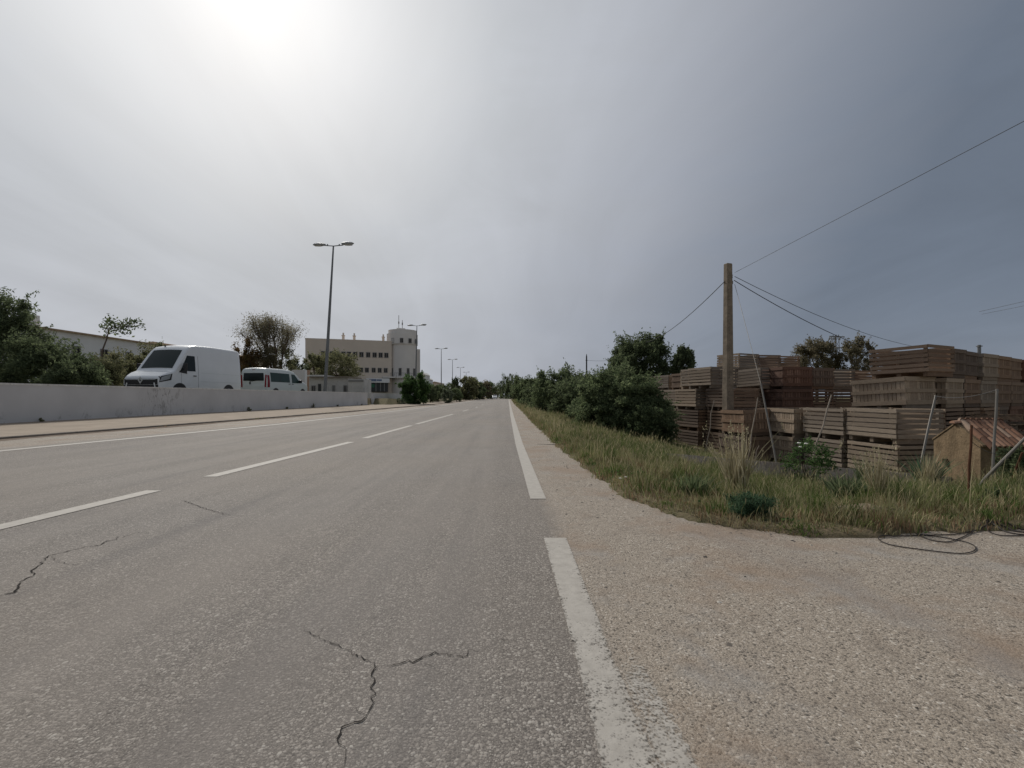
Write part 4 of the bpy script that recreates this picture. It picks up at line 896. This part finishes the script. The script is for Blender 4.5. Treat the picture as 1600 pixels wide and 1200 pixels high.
# cables lying on the gravel
def gcable(pts, r, label, loops=1):
    g = [Vector(G(a, b)) for a, b in pts]; n = 10; L = []
    for i in range(len(g)-1):
        p0, p1, p2, p3 = g[max(i-1, 0)], g[i], g[i+1], g[min(i+2, len(g)-1)]
        for k in range(n):
            t = k/n; L.append(.5*((2*p1)+(p2-p0)*t+(2*p0-5*p1+4*p2-p3)*t*t+(3*p1-p0-3*p2+p3)*t**3))
    L.append(g[-1]); L = [Vector((p.x, p.y, max(r+.002, gz(p.x, p.y)+r+.004))) for p in L]
    return tag(MB().tube(L, r, 6).build('black_cable', M['cable'], None, True), label, 'cable', 'black cables on the gravel')
gcable([(1560, 822), (1500, 835), (1420, 838), (1374, 841), (1390, 852), (1440, 860), (1500, 866), (1524, 860), (1515, 850), (1480, 842), (1430, 835)], .003, 'black cable looping widely over the gravel edge')
gcable([(1433, 836), (1455, 845), (1480, 848), (1500, 842), (1525, 830), (1545, 820)], .003, 'short black cable arc crossing the wide cable loop')
for i, (dy, lb) in enumerate(((0, 'upper cable of the dark bundle at the right edge'), (4, 'middle cable of the dark bundle at the right edge'), (8, 'lower cable of the dark bundle at the right edge'))):
    gcable([(1548, 822+dy*.3), (1572, 824+dy), (1600, 829+dy), (1660, 830+dy)], .004, lb)
gcable([(1549, 818), (1541, 828), (1560, 837), (1590, 838), (1660, 836)], .003, 'thin cable curling below the dark bundle')

# ---------------------------------------------------------------- street lamps
def lamp_proto(H, lean):
    e = empty('street_lamp', (0, 0, 0), 0, None, 'street lamp', 'double headed street lamps left of the road')
    MB().tube([(0, 0, -.1), (lean*.5, 0, H*.5), (lean, 0, H)], [.13, .10, .055], 10).build('pole', M['metal'], e, True)
    MB().cyl((0, 0, 0), .17, .5, 10).build('base_sleeve', M['metal'], e, True)
    MB().tube([(lean-.75, 0, H+.03), (lean, 0, H-.02), (lean+.75, 0, H+.05)], .035, 6).tube([(lean-.45, 0, H), (lean-.45, 0, H+.12)], .05, 6).tube([(lean+.45, 0, H), (lean+.45, 0, H+.12)], .05, 6).build('arm', M['metal'], e, True)
    for s in (-1, 1):
        x0, x1 = lean+s*.6, lean+s*1.55; zz = H+(.16 if s > 0 else .10)
        ring = lambda t, w, h: [(x0+(x1-x0)*t, math.cos(2*PI*k/10)*w, zz+.05*t*s*.5+math.sin(2*PI*k/10)*h) for k in range(10)]
        h_ = MB().loft([ring(0, .06, .05), ring(.2, .14, .11), ring(.55, .21, .12), ring(.85, .17, .09), ring(1, .05, .03)]).build('lamp_head', M['lamp'], e, True, 60)
        MB().loft([[(x0+(x1-x0)*t, math.cos(2*PI*k/10)*w, zz-.09+math.sin(2*PI*k/10)*.05) for k in range(10)] for t, w in ((.3, .10), (.55, .16), (.85, .11))]).build('lamp_lens', M['lens'], h_, True, 60)
    return e
def copy_tree(o, parent=None):
    c = o.copy(); C.objects.link(c); c.parent = parent
    for ch in list(o.children): copy_tree(ch, c)
    return c
lamps = [(507, 382, 34, 'nearest and tallest double street lamp behind the white wall', .68), (649, 508, 72, 'second nearest double street lamp, in front of the round tower', .25), (689.5, 544.5, 106, 'third nearest double street lamp, right of the tower', 0), (707, 561.5, 137, 'fourth double street lamp from the camera', 0), (719.5, 574, 172, 'fifth double street lamp from the camera', 0), (728.5, 581.5, 207, 'farthest double street lamp, small above the trees', 0)]
first = None
for i, (px, py, D, lb, ln) in enumerate(lamps):
    zb = .7 if i == 0 else .0; H = Zp(py, D)-zb-.1
    if i in (0, 1, 2): o = lamp_proto(H, ln); pr = (o, H)
    else: o = copy_tree(pr[0])
    if i > 2: o.scale = (1, 1, H/pr[1])
    o.location = (X(px, D), D, zb); o['label'] = lb
MBp = None

# ---------------------------------------------------------------- vehicles (x = back from the nose, y across, z up)
def vehicle(name, loc, rz, prof, bot, Wd, label, cat, paint, belt, tumble=.12, rc=.16, parts=None, nose=.16, tail=.04, group=None):
    e = empty(name, loc, rz, label, cat, group); L = prof[-1][0]
    zt = lambda x: interp(x, prof); zb = lambda x: interp(x, bot)
    def hw(x): return Wd/2*(1-nose*math.exp(-x/.28)-tail*math.exp(-(L-x)/.15))
    def side(x, z):
        T = zt(x); w = hw(x); t = max(0, (z-belt)/(prof_max-belt)); w -= tumble*t**1.5
        if z > T-rc: q = min(1, (z-(T-rc))/rc); w -= rc*(1-math.sqrt(max(0, 1-q*q)))
        if z < .45: w -= .05*((.45-z)/.3)
        return w
    prof_max = max(p[1] for p in prof)
    xs = sorted(set([p[0] for p in prof]+[p[0] for p in bot]+[L*i/36 for i in range(37)]))
    rings = []
    for x in xs:
        T, B = zt(x), zb(x); zs = [B+(T-rc-B)*i/7 for i in range(8)]+[T-rc+rc*math.sin(PI/2*i/6) for i in range(1, 7)]
        half = [(x, side(x, z), z) for z in zs]; wt = half[-1][1]
        crown = .035 if T > belt+.3 else .02
        topm = [(x, wt*f, T+crown*(1-f*f)) for f in (.66, .33, 0, -.33, -.66)]
        rings.append(half+topm+[(x, -y, z) for _, y, z in half[::-1]])
    MB().loft(rings).build('body', paint, e, True, 40)
    ctx = dict(e=e, side=side, zt=zt, hw=hw, L=L)
    def spatch(pname, quad, mat, sgn=(-1, 1), off=.008, n=8, parent=None):
        """quad: 4 (x,z) corners bl, br, tr, tl; one part per side"""
        for s in sgn:
            (ax_, az), (bx_, bz), (cx_, cz), (dx_, dz) = quad
            def fn(u, v):
                x = (ax_*(1-u)+bx_*u)*(1-v)+(dx_*(1-u)+cx_*u)*v; z = (az*(1-u)+bz*u)*(1-v)+(dz*(1-u)+cz*u)*v
                return (x, s*(side(x, z)+off), z)
            t = [i/n for i in range(n+1)]; MB().grid(fn, t, t).build(pname, mat, parent or e, True, 60)
    ctx['spatch'] = spatch
    def tpatch(pname, x0, x1, yin0, yin1, mat, off=.01, n=8):
        def fn(u, v):
            x = x0+(x1-x0)*u; w = side(x, zt(x))-(yin0*(1-u)+yin1*u); y = w*(2*v-1); sl = (zt(x+.01)-zt(x-.01))/.02; k = math.hypot(1, sl)
            return (x-off*sl/k, y, zt(x)+(.035)*(1-(2*v-1)**2*.8)+off/k)
        MB().grid(fn, [i/n for i in range(n+1)], [i/n for i in range(n+1)]).build(pname, mat, e, True, 60)
    ctx['tpatch'] = tpatch
    def wheel(x, r, s):
        w = empty('wheel', (x, s*(hw(x)-.11), r)); w.parent = e
        MB().cylx((0, 0, 0), r, .22, 24).build('tyre', M['rubber'], w, True)
        MB().cylx((0, s*.03, 0), r*.62, .20, 16).build('rim', M['rim'], w, True)
    ctx['wheel'] = wheel
    return ctx
def arch(v, x, r, z0):
    for s in (-1, 1):
        mb = MB(); n = 12; yo = v['hw'](x)+.004
        pts = [(x+math.cos(PI*k/n)*r, z0+math.sin(PI*k/n)*r) for k in range(n+1)]+[(x-r, .22), (x+r, .22)]
        mb.prism(pts, s*(yo-.03), s*yo, 'y') if s > 0 else mb.prism(pts[::-1], s*(yo-.03), s*yo, 'y')
        mb.build('wheel_arch', M['black'], v['e'])
    for s in (-1, 1): v['wheel'](x, z0-.02, s)

# large panel van
N0 = (-15.62, 20.0); s_, c_ = .105, .9945
prof = [(0, .92), (.03, .99), (.10, 1.05), (.40, 1.23), (.68, 1.33), (.74, 1.39), (1.18, 2.03), (1.42, 2.36), (1.62, 2.53), (2.0, 2.62), (3.0, 2.66), (4.8, 2.65), (4.97, 2.63), (5.0, 2.58)]
v = vehicle('panel_van', (N0[0]-1.03*c_, N0[1]+1.03*s_, .74), math.atan2(c_, s_), prof, [(0, .3), (.3, .24), (5, .32)], 2.06, 'large high roofed white panel van parked behind the white wall', 'van', M['van_white'], 1.2, .12, .11)
e = v['e']; v['tpatch']('windscreen', .77, 1.40, .10, .10, M['shield'])
v['spatch']('side_window', ((.98, 1.34), (1.85, 1.34), (1.85, 2.08), (1.40, 2.08)), M['glass'])
v['spatch']('window_trim', ((.88, 1.26), (1.35, 1.20), (1.35, 1.34), (.98, 1.36)), M['black'], off=.006)
v['spatch']('headlight', ((.02, .80), (.42, .93), (.50, 1.16), (.10, 1.0)), M['headlight'], off=.012)
v['spatch']('headlight_surround', ((.005, .76), (.50, .88), (.56, 1.18), (.05, 1.03)), M['black'], off=.006)
for xx in (2.02, 1.02): v['spatch']('door_seam', ((xx, .42), (xx+.012, .42), (xx+.012, 1.25 if xx < 1.5 else 2.1), (xx, 1.25 if xx < 1.5 else 2.1)), M['black'], off=.003)
v['spatch']('sill_trim', ((1.2, .33), (4.9, .36), (4.9, .50), (1.2, .48)), M['black'], off=.01)
v['spatch']('panel_crease', ((2.2, 1.28), (4.9, 1.28), (4.9, 1.295), (2.2, 1.295)), M['van_white2'], off=.006)
v['spatch']('side_moulding', ((2.2, .85), (4.9, .85), (4.9, .868), (2.2, .868)), M['van_white2'], off=.01)
for s in (-1, 1):
    MB().box((1.80, s*(v['side'](1.8, 1.12)+.02), 1.12), (.17, .03, .045)).build('door_handle', M['black'], e, bevel=.01)
    mm = MB().box((1.08, s*(v['side'](1.2, 1.45)+.17), 1.52), (.10, .20, .36), R3(0, 0, s*.2)).box((1.10, s*(v['side'](1.2, 1.45)+.05), 1.40), (.05, .16, .05)).build('wing_mirror', M['black'], e, bevel=.03)
    MB().box((4.985, s*.93, 1.25), (.06, .09, .62)).build('tail_lamp', M['taillight'], e, bevel=.01)
w0 = v['hw'](0)
MB().box((-.012, 0, .79), (.04, w0*1.86, .25)).build('grille', M['black'], e, bevel=.01)
MB().box((-.034, 0, .885), (.02, w0*1.7, .014)).build('grille_trim', M['chrome'], e)
MB().box((-.015, 0, .48), (.05, w0*1.94, .34)).build('bumper_intake', M['black'], e, bevel=.02)
for s in (-1, 1): MB().box((-.03, s*.72, .55), (.04, .05, .40), R3(s*.25, 0, 0)).build('bumper_blade', M['van_white'], e, bevel=.01)
dm = MB()                                     # diamond shaped emblem, open in the middle
o_, i_ = [(0, .165), (.115, 0), (0, -.165), (-.115, 0)], [(0, .085), (.055, 0), (0, -.085), (-.055, 0)]
dv = [(-.055, a, .86+b) for a, b in o_]+[(-.055, a, .86+b) for a, b in i_]+[(-.03, a, .86+b) for a, b in o_]+[(-.03, a, .86+b) for a, b in i_]
dm.add(dv, [(k, (k+1) % 4, 4+(k+1) % 4, 4+k) for k in range(4)]+[(k, 8+k, 8+(k+1) % 4, (k+1) % 4) for k in range(4)]+[(4+k, 4+(k+1) % 4, 12+(k+1) % 4, 12+k) for k in range(4)])
dm.build('emblem', M['lens'], e)
MB().tube([(1.60, .35, 2.50), (1.60, .35, 2.62)], .03, 8).build('roof_marker', M['black'], e)
MB().tube([(.88, -.6, 1.58), (.92, .3, 1.68)], .012, 5).build('wiper', M['black'], e)
arch(v, .95, .40, .36); arch(v, 4.05, .40, .36)

# minibus
C2 = (-15.56, 28.5); s_, c_ = .12, .993; L2 = 4.7
rcx, rcy = C2[0]-.95*c_, C2[1]+.95*s_
prof = [(0, .85), (.04, .93), (.12, .98), (.6, 1.15), (.85, 1.22), (1.75, 1.86), (2.1, 1.94), (3.0, 1.97), (4.5, 1.95), (4.64, 1.90), (4.7, 1.80)]
v = vehicle('minibus', (rcx+L2*s_, rcy+L2*c_, .74), math.atan2(-c_, -s_), prof, [(0, .3), (4.7, .32)], 1.9, 'smaller white minibus with tinted side windows, seen from behind', 'van', M['van_white2'], 1.0, .14, .13)
e = v['e']; v['tpatch']('windscreen', .90, 1.72, .1, .1, M['shield'])
v['spatch']('side_window', ((2.35, 1.08), (4.35, 1.08), (4.33, 1.68), (2.35, 1.68)), M['glass2'])
v['spatch']('side_window', ((1.15, 1.08), (2.12, 1.05), (2.12, 1.66), (1.75, 1.66)), M['glass2'])
v['spatch']('window_post', ((3.35, 1.08), (3.40, 1.08), (3.40, 1.68), (3.35, 1.68)), M['black'], off=.012)
v['spatch']('door_seam', ((2.24, .45), (2.25, .45), (2.25, 1.7), (2.24, 1.7)), M['black'], off=.004)
v['spatch']('tail_lamp', ((4.46, .72), (4.66, .72), (4.62, 1.50), (4.46, 1.50)), M['taillight'], off=.015)
for s in (-1, 1):
    MB().box((L2-.005, s*.83, 1.12), (.05, .10, .80), R3(s*-.05, 0, 0)).build('tail_lamp', M['taillight'], e, bevel=.02)
    for hx in (2.05, 2.42): MB().box((hx, s*(v['side'](hx, .98)+.015), .98), (.16, .03, .04)).build('door_handle', M['black'], e)
    MB().box((1.3, s*(v['side'](1.3, 1.1)+.12), 1.18), (.12, .2, .22)).build('wing_mirror', M['black'], e, bevel=.03)
MB().box((L2-.03, 0, 1.42), (.09, 1.42, .58), R3(0, -.07, 0)).build('rear_window', M['glass'], e, bevel=.03)
MB().box((L2+.01, 0, .62), (.05, 1.5, .50)).build('tailgate_panel', M['van_white2'], e, bevel=.03)
MB().box((L2+.02, 0, .40), (.12, 1.75, .22)).build('rear_bumper', M['black'], e, bevel=.03)
MB().box((L2+.045, -.22, .98), (.03, .06, .16)).build('tailgate_handle', M['black'], e)
MB().box((L2-.02, 0, 1.84), (.05, .22, .03)).build('brake_light', M['taillight'], e)
MB().tube([(L2+.02, -.30, 1.10), (L2+.02, .12, 1.13)], .012, 5).build('wiper', M['black'], e)
arch(v, .85, .36, .33); arch(v, 3.85, .36, .33)

# distant car
prof = [(0, .62), (.05, .74), (.9, .92), (1.05, .98), (1.75, 1.38), (2.3, 1.47), (3.2, 1.42), (3.95, 1.05), (4.1, .85)]
Dc = 165
v = vehicle('parked_car'.replace('parked', 'oncoming'), (X(773, Dc), Dc, .0), math.radians(92), prof, [(0, .22), (4.1, .25)], 1.78, 'small white car far away on the left lane', 'car', M['van_white'], .8, .14, .1)
e = v['e']; v['tpatch']('windscreen', 1.1, 1.72, .1, .1, M['glass']); v['spatch']('side_window', ((1.45, .95), (3.3, .95), (3.0, 1.32), (1.85, 1.3)), M['glass'])
for s in (-1, 1): MB().box((-.0, s*.6, .62), (.06, .28, .14)).build('headlight', M['headlight'], e, bevel=.01)
MB().box((-.01, 0, .45), (.04, 1.2, .22)).build('grille', M['black'], e)
arch(v, .8, .30, .30); arch(v, 3.3, .30, .30)

# ---------------------------------------------------------------- buildings
def box_part(name, mat, parent, c, d, rz=0): return MB().box(c, d, R3(0, 0, rz) if rz else None).build(name, mat, parent)
A = Vector((X(477, 90), 90, 0)); B = Vector((X(612, 95), 95, 0)); ab = B-A; LL_ = ab.length; ang = math.atan2(ab.y, ab.x)
e = empty('round_tower_building', (A.x, A.y, .2), ang, 'cream three storey building with rows of small windows and a grey round tower', 'building')
Hm = Zp(532, 92)-.2; MB().box((LL_/2, 6, Hm/2), (LL_, 12, Hm)).build('main_wall', M['cream'], e)
MB().box((LL_/2, .18, Hm+.12), (LL_+.1, .4, .28)).box((.15, 6, Hm+.12), (.34, 12, .27)).build('parapet', M['cream'], e)
def window(par, cx, cz, w, h, y=-.04, rz=0, at=None):
    M4 = R3(0, 0, rz); base = Vector(at) if at else Vector((cx, y, cz))
    f = MB(); T = .09
    for (ox, oz, ww, hh) in ((-w/2, 0, T, h+T), (w/2, 0, T, h+T), (0, h/2, w-T, T), (0, -h/2, w-T, T), (0, 0, T*.7, h-T)): f.box(base+M4 @ Vector((ox, 0, oz)), (ww, .12, hh), M4)
    fo = f.build('window', M['wframe'], par); MB().box(base+M4 @ Vector((0, .03, 0)), (w-T, .03, h-T), M4).build('pane', M['pane'], fo)
xw = lambda px: (px-477)/(608-477)*LL_*1.0
for px in (503, 516, 524, 533, 541.5, 551, 560.5, 571, 581, 590.5, 599.5): window(e, xw(px), Zp(554, 93)-.2, .78, 1.0)
for px in (519, 529, 539, 549, 560, 569, 579.5, 589, 598.5): window(e, xw(px), Zp(578, 93)-.2, .72, .95)
for px in (532, 549, 595):
    c = MB(); x_ = xw(px); c.box((x_, 2, Hm+.6), (.5, .5, 1.2)).box((x_, 2, Hm+1.28), (.7, .7, .12)).box((x_, 2, Hm+1.6), (.3, .3, .5)); c.build('chimney', M['cream'], e)
# tower
tc = Vector((LL_+2.5, 2.4, 0)); R0 = 3.02; zt1 = Zp(537, 95)-.2; zt2 = Zp(520, 95)-.2; zt3 = Zp(514, 95)-.2
MB().cyl(tc, R0, zt1, 40).build('tower_wall', M['tower'], e, True)
MB().cyl(tc+Vector((-.15, 0, zt1)), R0+.28, zt2-zt1, 40).build('tower_drum', M['tower'], e, True)
MB().cyl(tc+Vector((-.05, 0, zt2)), R0+.05, zt3-zt2, 40).build('tower_rim', M['tower'], e, True)
MB().box(tc+Vector((-.5, 0, zt3+.25)), (1.8, 1.8, .5)).build('roof_platform', M['tower'], e)
for dx, hh in ((-.9, 2.9), (-.15, 1.9)): MB().tube([tc+Vector((dx, 0, zt3+.4)), tc+Vector((dx, 0, zt3+.5+hh))], .06, 5).box(tc+Vector((dx, 0, zt3+1.2+hh*.2)), (.25, .05, .5)).build('antenna', M['galv'], e)
_tw = Vector((A.x+tc.x*math.cos(ang)-tc.y*math.sin(ang), A.y+tc.x*math.sin(ang)+tc.y*math.cos(ang)))
vdir = math.atan2(-_tw.y, -_tw.x)-ang   # side of the tower that faces the road
def tower_win(offpx, cz, w, h, rr=R0):
    ph = math.asin(max(-.98, min(.98, offpx/23.0))); a = vdir+ph
    p = tc+Vector((math.cos(a)*(rr+.03), math.sin(a)*(rr+.03), cz)); window(e, 0, 0, w, h, at=p, rz=a+PI/2)
for o_ in (-14.5, -2, 10, 19): tower_win(o_, Zp(532, 95)-.2, .62, .95, R0+.30)
for o_ in (-17, -4.5, 8, 17.5): tower_win(o_, Zp(581, 95)-.2, .5, 1.55)
MB().cyl(tc+Vector((0, 0, Zp(591, 95)-.2)), R0+.75, .3, 40).box((LL_-.6, -1, Zp(591, 95)-.05), (2.5, 2.2, .3)).build('balcony_slab', M['tower'], e, True)
rl = MB()
for k in range(26):
    a = -PI+PI*k/25; p = tc+Vector((math.cos(a)*(R0+.68), math.sin(a)*(R0+.68), Zp(591, 95)+.05)); rl.tube([p, p+Vector((0, 0, .85))], .02, 4)
rl.tube([tc+Vector((math.cos(-PI+PI*k/25)*(R0+.68), math.sin(-PI+PI*k/25)*(R0+.68), Zp(591, 95)+.9)) for k in range(26)], .03, 5); rl.build('balcony_railing', M['metal'], e)
MB().box((LL_+5.0, 6.5, (Zp(547, 102)-.2)/2), (2.6, 6, Zp(547, 102)-.2)).build('rear_block', M['tower'], e)
MB().box((LL_+6.31, 6, Zp(565, 102)), (.03, 3, 4.5)).build('rear_glazing', M['pane'], e)
# ground floor shop
MB().box((xw(587), -.9, Zp(604, 92)-.25), (3.8, 1.7, 2.0)).build('shop_front', M['shop'], e)
MB().box((xw(586), -1.1, Zp(594.5, 92)-.2), (4.6, 2.2, .9)).build('shop_fascia', M['white'], e)
MB().box((xw(578), -2.22, Zp(594, 92)-.2), (1.4, .05, .45)).box((xw(588), -2.22, Zp(594, 92)-.2), (1.0, .05, .35)).build('shop_sign', M['blue'], e)
MB().box((xw(576), -1.8, Zp(602, 92)-.2), (1.2, .06, .7), R3(0, .25, 0)).build('green_awning', M['green'], e)
for px in (583, 590, 596): MB().box((xw(px), -1.79, Zp(604, 92)-.25), (.14, .06, 1.9)).build('shop_mullion', M['wframe'], e)

# long white building far left
e = empty('long_white_building', (-48, 40, .7), 0, 'long low white building with tan roof edge behind the left hedge', 'building')
MB().box((-6, 12.5, 3.55), (12, 25, 7.1)).build('wall', M['white'], e)
MB().loft([[(.35, y, 7.1), (.4, y, 7.25), (-6, y, 8.15), (-12.4, y, 7.25), (-12.4, y, 7.1)] for y in (-.3, 25.3)]).build('roof', M['roofs'], e)
for i in range(7): window(e, 0, 0, .9, 1.0, at=(.03, 2.5+3.4*i, 5.2), rz=PI/2)
MB().box((-1.5, 6, 7.9), (1, 1, 1.3)).build('chimney', M['white'], e)
e = empty('long_white_building', (-47.5, 67, .5), 0, 'second tan roofed building beyond the long white one, behind the panel van', 'building')
MB().box((-6, 10, 3.7), (12, 20, 7.4)).build('wall', M['cream'], e)
MB().loft([[(.35, y, 7.4), (.4, y, 7.55), (-6, y, 8.6), (-12.4, y, 7.55), (-12.4, y, 7.4)] for y in (-.3, 20.3)]).build('roof', M['roofs'], e)
for i in range(5): window(e, 0, 0, .9, 1.0, at=(.03, 2.5+3.6*i, 5.4), rz=PI/2)

# low sheds and panels in front of the cream building
D = 52; e = empty('white_shed', (X(483, D), D, .5), 0, 'low white shed with narrow dark doors in front of the cream building', 'shed')
wS = X(544, D)-X(483, D); hS = Zp(590, D)-.5
MB().box((wS/2, 2, hS/2), (wS, 4, hS)).build('wall', M['shed'], e); MB().box((wS*.55, 1.8, hS+.06), (wS*1.0, 4.4, .14)).build('roof', M['kerb'], e)
MB().box((wS*.16, 1.9, hS+.22), (wS*.42, 4.2, .18)).build('roof_ridge', M['wall_top'], e)
sx = lambda px: X(px, D)-X(483, D)
for px, w_, h_, z_ in ((490, .42, .65, 1.3), (521.5, .22, 1.1, 1.1), (539.5, .3, 1.3, 1.0)): window(e, sx(px), z_, w_, h_, y=-.04)
MB().box((sx(499.5), -.03, .95), (.34, .06, 1.8)).build('door', M['shop'], e)
D = 50; e = empty('white_container', (X(544, D), D, .45), 0, 'white box unit with dark header and scribbled graffiti beside the shed', 'container')
wS = X(569.5, D)-X(544, D); hS = Zp(592, D)-.45; MB().box((wS/2, 1.2, hS/2), (wS, 2.4, hS)).build('box_body', M['shed'], e)
MB().box((wS/2-.03, -.02, hS-.22), (wS*.92, .05, .26)).build('header_panel', M['wframe'], e)
g = MB(); R = random.Random(2)
for k in range(3):
    cx = .45+k*.28; g.tube([(cx+.13*math.cos(t*.7+k), -.02, .55+.17*math.sin(t*.7)) for t in range(9)], .018, 4)
g.tube([(.35, -.02, .36), (.6, -.02, .30), (.85, -.02, .38), (1.1, -.02, .28)], .02, 4); g.build('graffiti', M['black'], e)
D = 40; e = empty('grey_panel', (X(462, D), D, .6), 0, 'plain pale grey panel standing at the nose of the minibus', 'panel')
MB().box((X(475, D)-X(462, D)-.45, 0, (Zp(578, D)-.6)/2), (1.15, .3, Zp(578, D)-.6)).build('panel_body', M['tower'], e); MB().box((X(475, D)-X(462, D)+.16, 0, (Zp(578, D)-.6)/2), (.07, .34, Zp(578, D)-.6)).build('panel_frame', M['white'], e)
D = 56; e = empty('pink_wall', (X(479, D), D, .5), 0, 'narrow terracotta pink wall beside the white shed', 'wall')
MB().box((0, 0, (Zp(579, D)-.5)/2), (.72, .3, Zp(579, D)-.5)).build('wall_body', M['pink'], e); MB().box((0, 0, Zp(579, D)-.5+.03), (.78, .36, .06)).build('coping', M['roofs'], e)
# far houses
for px0, px1, py, D, mt, lb in ((655, 663, 581, 120, 'white', 'small pale house right of the round tower'), (661, 669, 589, 135, 'white', 'lower pale house beside the small pale house'), (668, 690, 596, 190, 'cream', 'distant low roofs behind the dark hedge'), (702, 716, 602, 210, 'white', 'distant white house between the lamp posts')):
    w_ = X(px1, D)-X(px0, D); h_ = Zp(py, D)-.1; e = empty('distant_house', (X(px0, D), D, .1), 0, lb, 'house', 'houses far left of the road')
    MB().box((w_/2, 4, h_/2*.9), (w_, 8, h_*.9)).build('wall', M[mt], e); MB().loft([[(0-.2, y, h_*.9), (w_/2, y, h_), (w_+.2, y, h_*.9)] for y in (-.2, 8.2)]).build('roof', M['roofs'] if mt == 'cream' else M['wall_top'], e)
    window(e, w_*.3, h_*.55, .7, .9); window(e, w_*.7, h_*.55, .7, .9)
D = 80; e = empty('notice_board', (X(690, D), D, 0), 0, 'small plain white board beside the third street lamp', 'sign'); z_ = Zp(608, D)
MB().box((0, 0, z_), (.8, .05, .5)).build('board', M['white'], e); 
for s in (-1, 1): MB().tube([(s*.3, .05, 0), (s*.3, .05, z_)], .03, 6).build('leg', M['metal'], e)

# ---------------------------------------------------------------- world, sun, camera
SUNAZ = math.atan2(390-800, 700); SUNEL = math.radians(39)
Sd = Vector((math.sin(SUNAZ)*math.cos(SUNEL), math.cos(SUNAZ)*math.cos(SUNEL), math.sin(SUNEL)))
w = bpy.data.worlds.new('World'); bpy.context.scene.world = w; w.use_nodes = True; nt = w.node_tree
for n in list(nt.nodes): nt.nodes.remove(n)
N = NT(nt); out = nt.nodes.new('ShaderNodeOutputWorld')
sky = N.n('TexSky', sky_type='NISHITA'); sky.sun_disc = False; sky.sun_elevation = SUNEL; sky.sun_rotation = SUNAZ; sky.air_density = 1.2; sky.dust_density = 4; sky.ozone_density = 1
bg1 = N.n('Background'); N.l(sky.outputs[0], bg1.inputs[0]); bg1.inputs[1].default_value = .05
gen = N.n('TexCoord').outputs['Generated']
dt = N.n('VectorMath', operation='DOT_PRODUCT'); N.l(gen, dt.inputs[0]); dt.inputs[1].default_value = Sd
angn = N.math('DIVIDE', N.math('ARCCOSINE', N.math('MINIMUM', dt.outputs['Value'], .99999)), PI)
sep = N.n('SeparateXYZ'); N.l(gen, sep.inputs[0])
el = N.math('MAXIMUM', sep.outputs[2], 0.0)
# cloud veil wisps
comb = N.n('CombineXYZ'); den = N.math('ADD', el, .18)
N.l(N.math('DIVIDE', sep.outputs[0], den), comb.inputs[0]); N.l(N.math('DIVIDE', sep.outputs[1], den), comb.inputs[1])
n3 = N.noise(N.mapping(gen, (1.3, 1.3, 3.2), (0, .55, .3)), 1.9, 7, .58, .9)
n1 = N.noise(N.mapping(comb.outputs[0], (1.2, .34, 1), (0, 0, .95)), 1.3, 6, .55, 1.4)
n2 = N.noise(N.mapping(comb.outputs[0], (.6, .6, 1)), .6, 3, .5, .3)
angw = N.math('ADD', angn, N.math('MULTIPLY', N.math('SUBTRACT', n3, .5), .07))
d2 = lambda a: a/180
ramp = N.ramp(angw, [(0, (1.02, 1.02, 1.02)), (d2(4), (.92, .925, .93)), (d2(9), (.79, .80, .815)), (d2(16), (.64, .655, .675)), (d2(24), (.50, .52, .55)), (d2(34), (.435, .455, .495)), (d2(45), (.33, .352, .40)), (d2(54), (.235, .262, .314)), (d2(64), (.148, .178, .228)), (d2(84), (.13, .16, .208)), (d2(106), (.29, .31, .34)), (d2(180), (.40, .41, .43))])  # unseen sky behind the camera is brightened as fill for camera-facing sides
veil = N.math('MULTIPLY', N.math('MULTIPLY', N.maprange(n3, .3, .7, .92, 1.07), N.maprange(n1, .3, .7, .95, 1.05)), N.maprange(n2, .3, .7, .93, 1.07))
hb = N.math('ADD', N.math('MULTIPLY', N.math('POWER', N.math('SUBTRACT', 1.0, el), 9), .22), 1.0)
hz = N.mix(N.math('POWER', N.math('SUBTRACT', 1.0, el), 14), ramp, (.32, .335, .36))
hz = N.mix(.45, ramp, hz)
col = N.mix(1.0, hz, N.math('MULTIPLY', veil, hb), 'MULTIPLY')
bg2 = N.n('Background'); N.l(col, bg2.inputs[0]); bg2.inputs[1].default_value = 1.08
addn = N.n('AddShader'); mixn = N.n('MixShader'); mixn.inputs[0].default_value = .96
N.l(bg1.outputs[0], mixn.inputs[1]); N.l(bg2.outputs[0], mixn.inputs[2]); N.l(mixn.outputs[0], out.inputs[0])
sl = bpy.data.lights.new('Sun', 'SUN'); sl.energy = 2.85; sl.angle = math.radians(10); sl.color = (1, .955, .88)
so = bpy.data.objects.new('Sun', sl); C.objects.link(so); so.rotation_euler = (-Sd).to_track_quat('-Z', 'Y').to_euler(); so.location = (0, 0, 30)

cam = bpy.data.cameras.new('Camera'); co = bpy.data.objects.new('Camera', cam); C.objects.link(co)
co.location = (0, 0, HC); co.rotation_euler = (math.radians(90), 0, 0); cam.sensor_width = 36; cam.lens = 36*F_/1600; cam.shift_y = 20/1600
cam.clip_start = .05; cam.clip_end = 4000
sc = bpy.context.scene; sc.camera = co
sc.view_settings.view_transform = 'Standard'; sc.view_settings.look = 'None'; sc.view_settings.gamma = 1; sc.view_settings.exposure = 0
sc.cycles.use_denoising = True; sc.cycles.max_bounces = 6; sc.cycles.transparent_max_bounces = 8
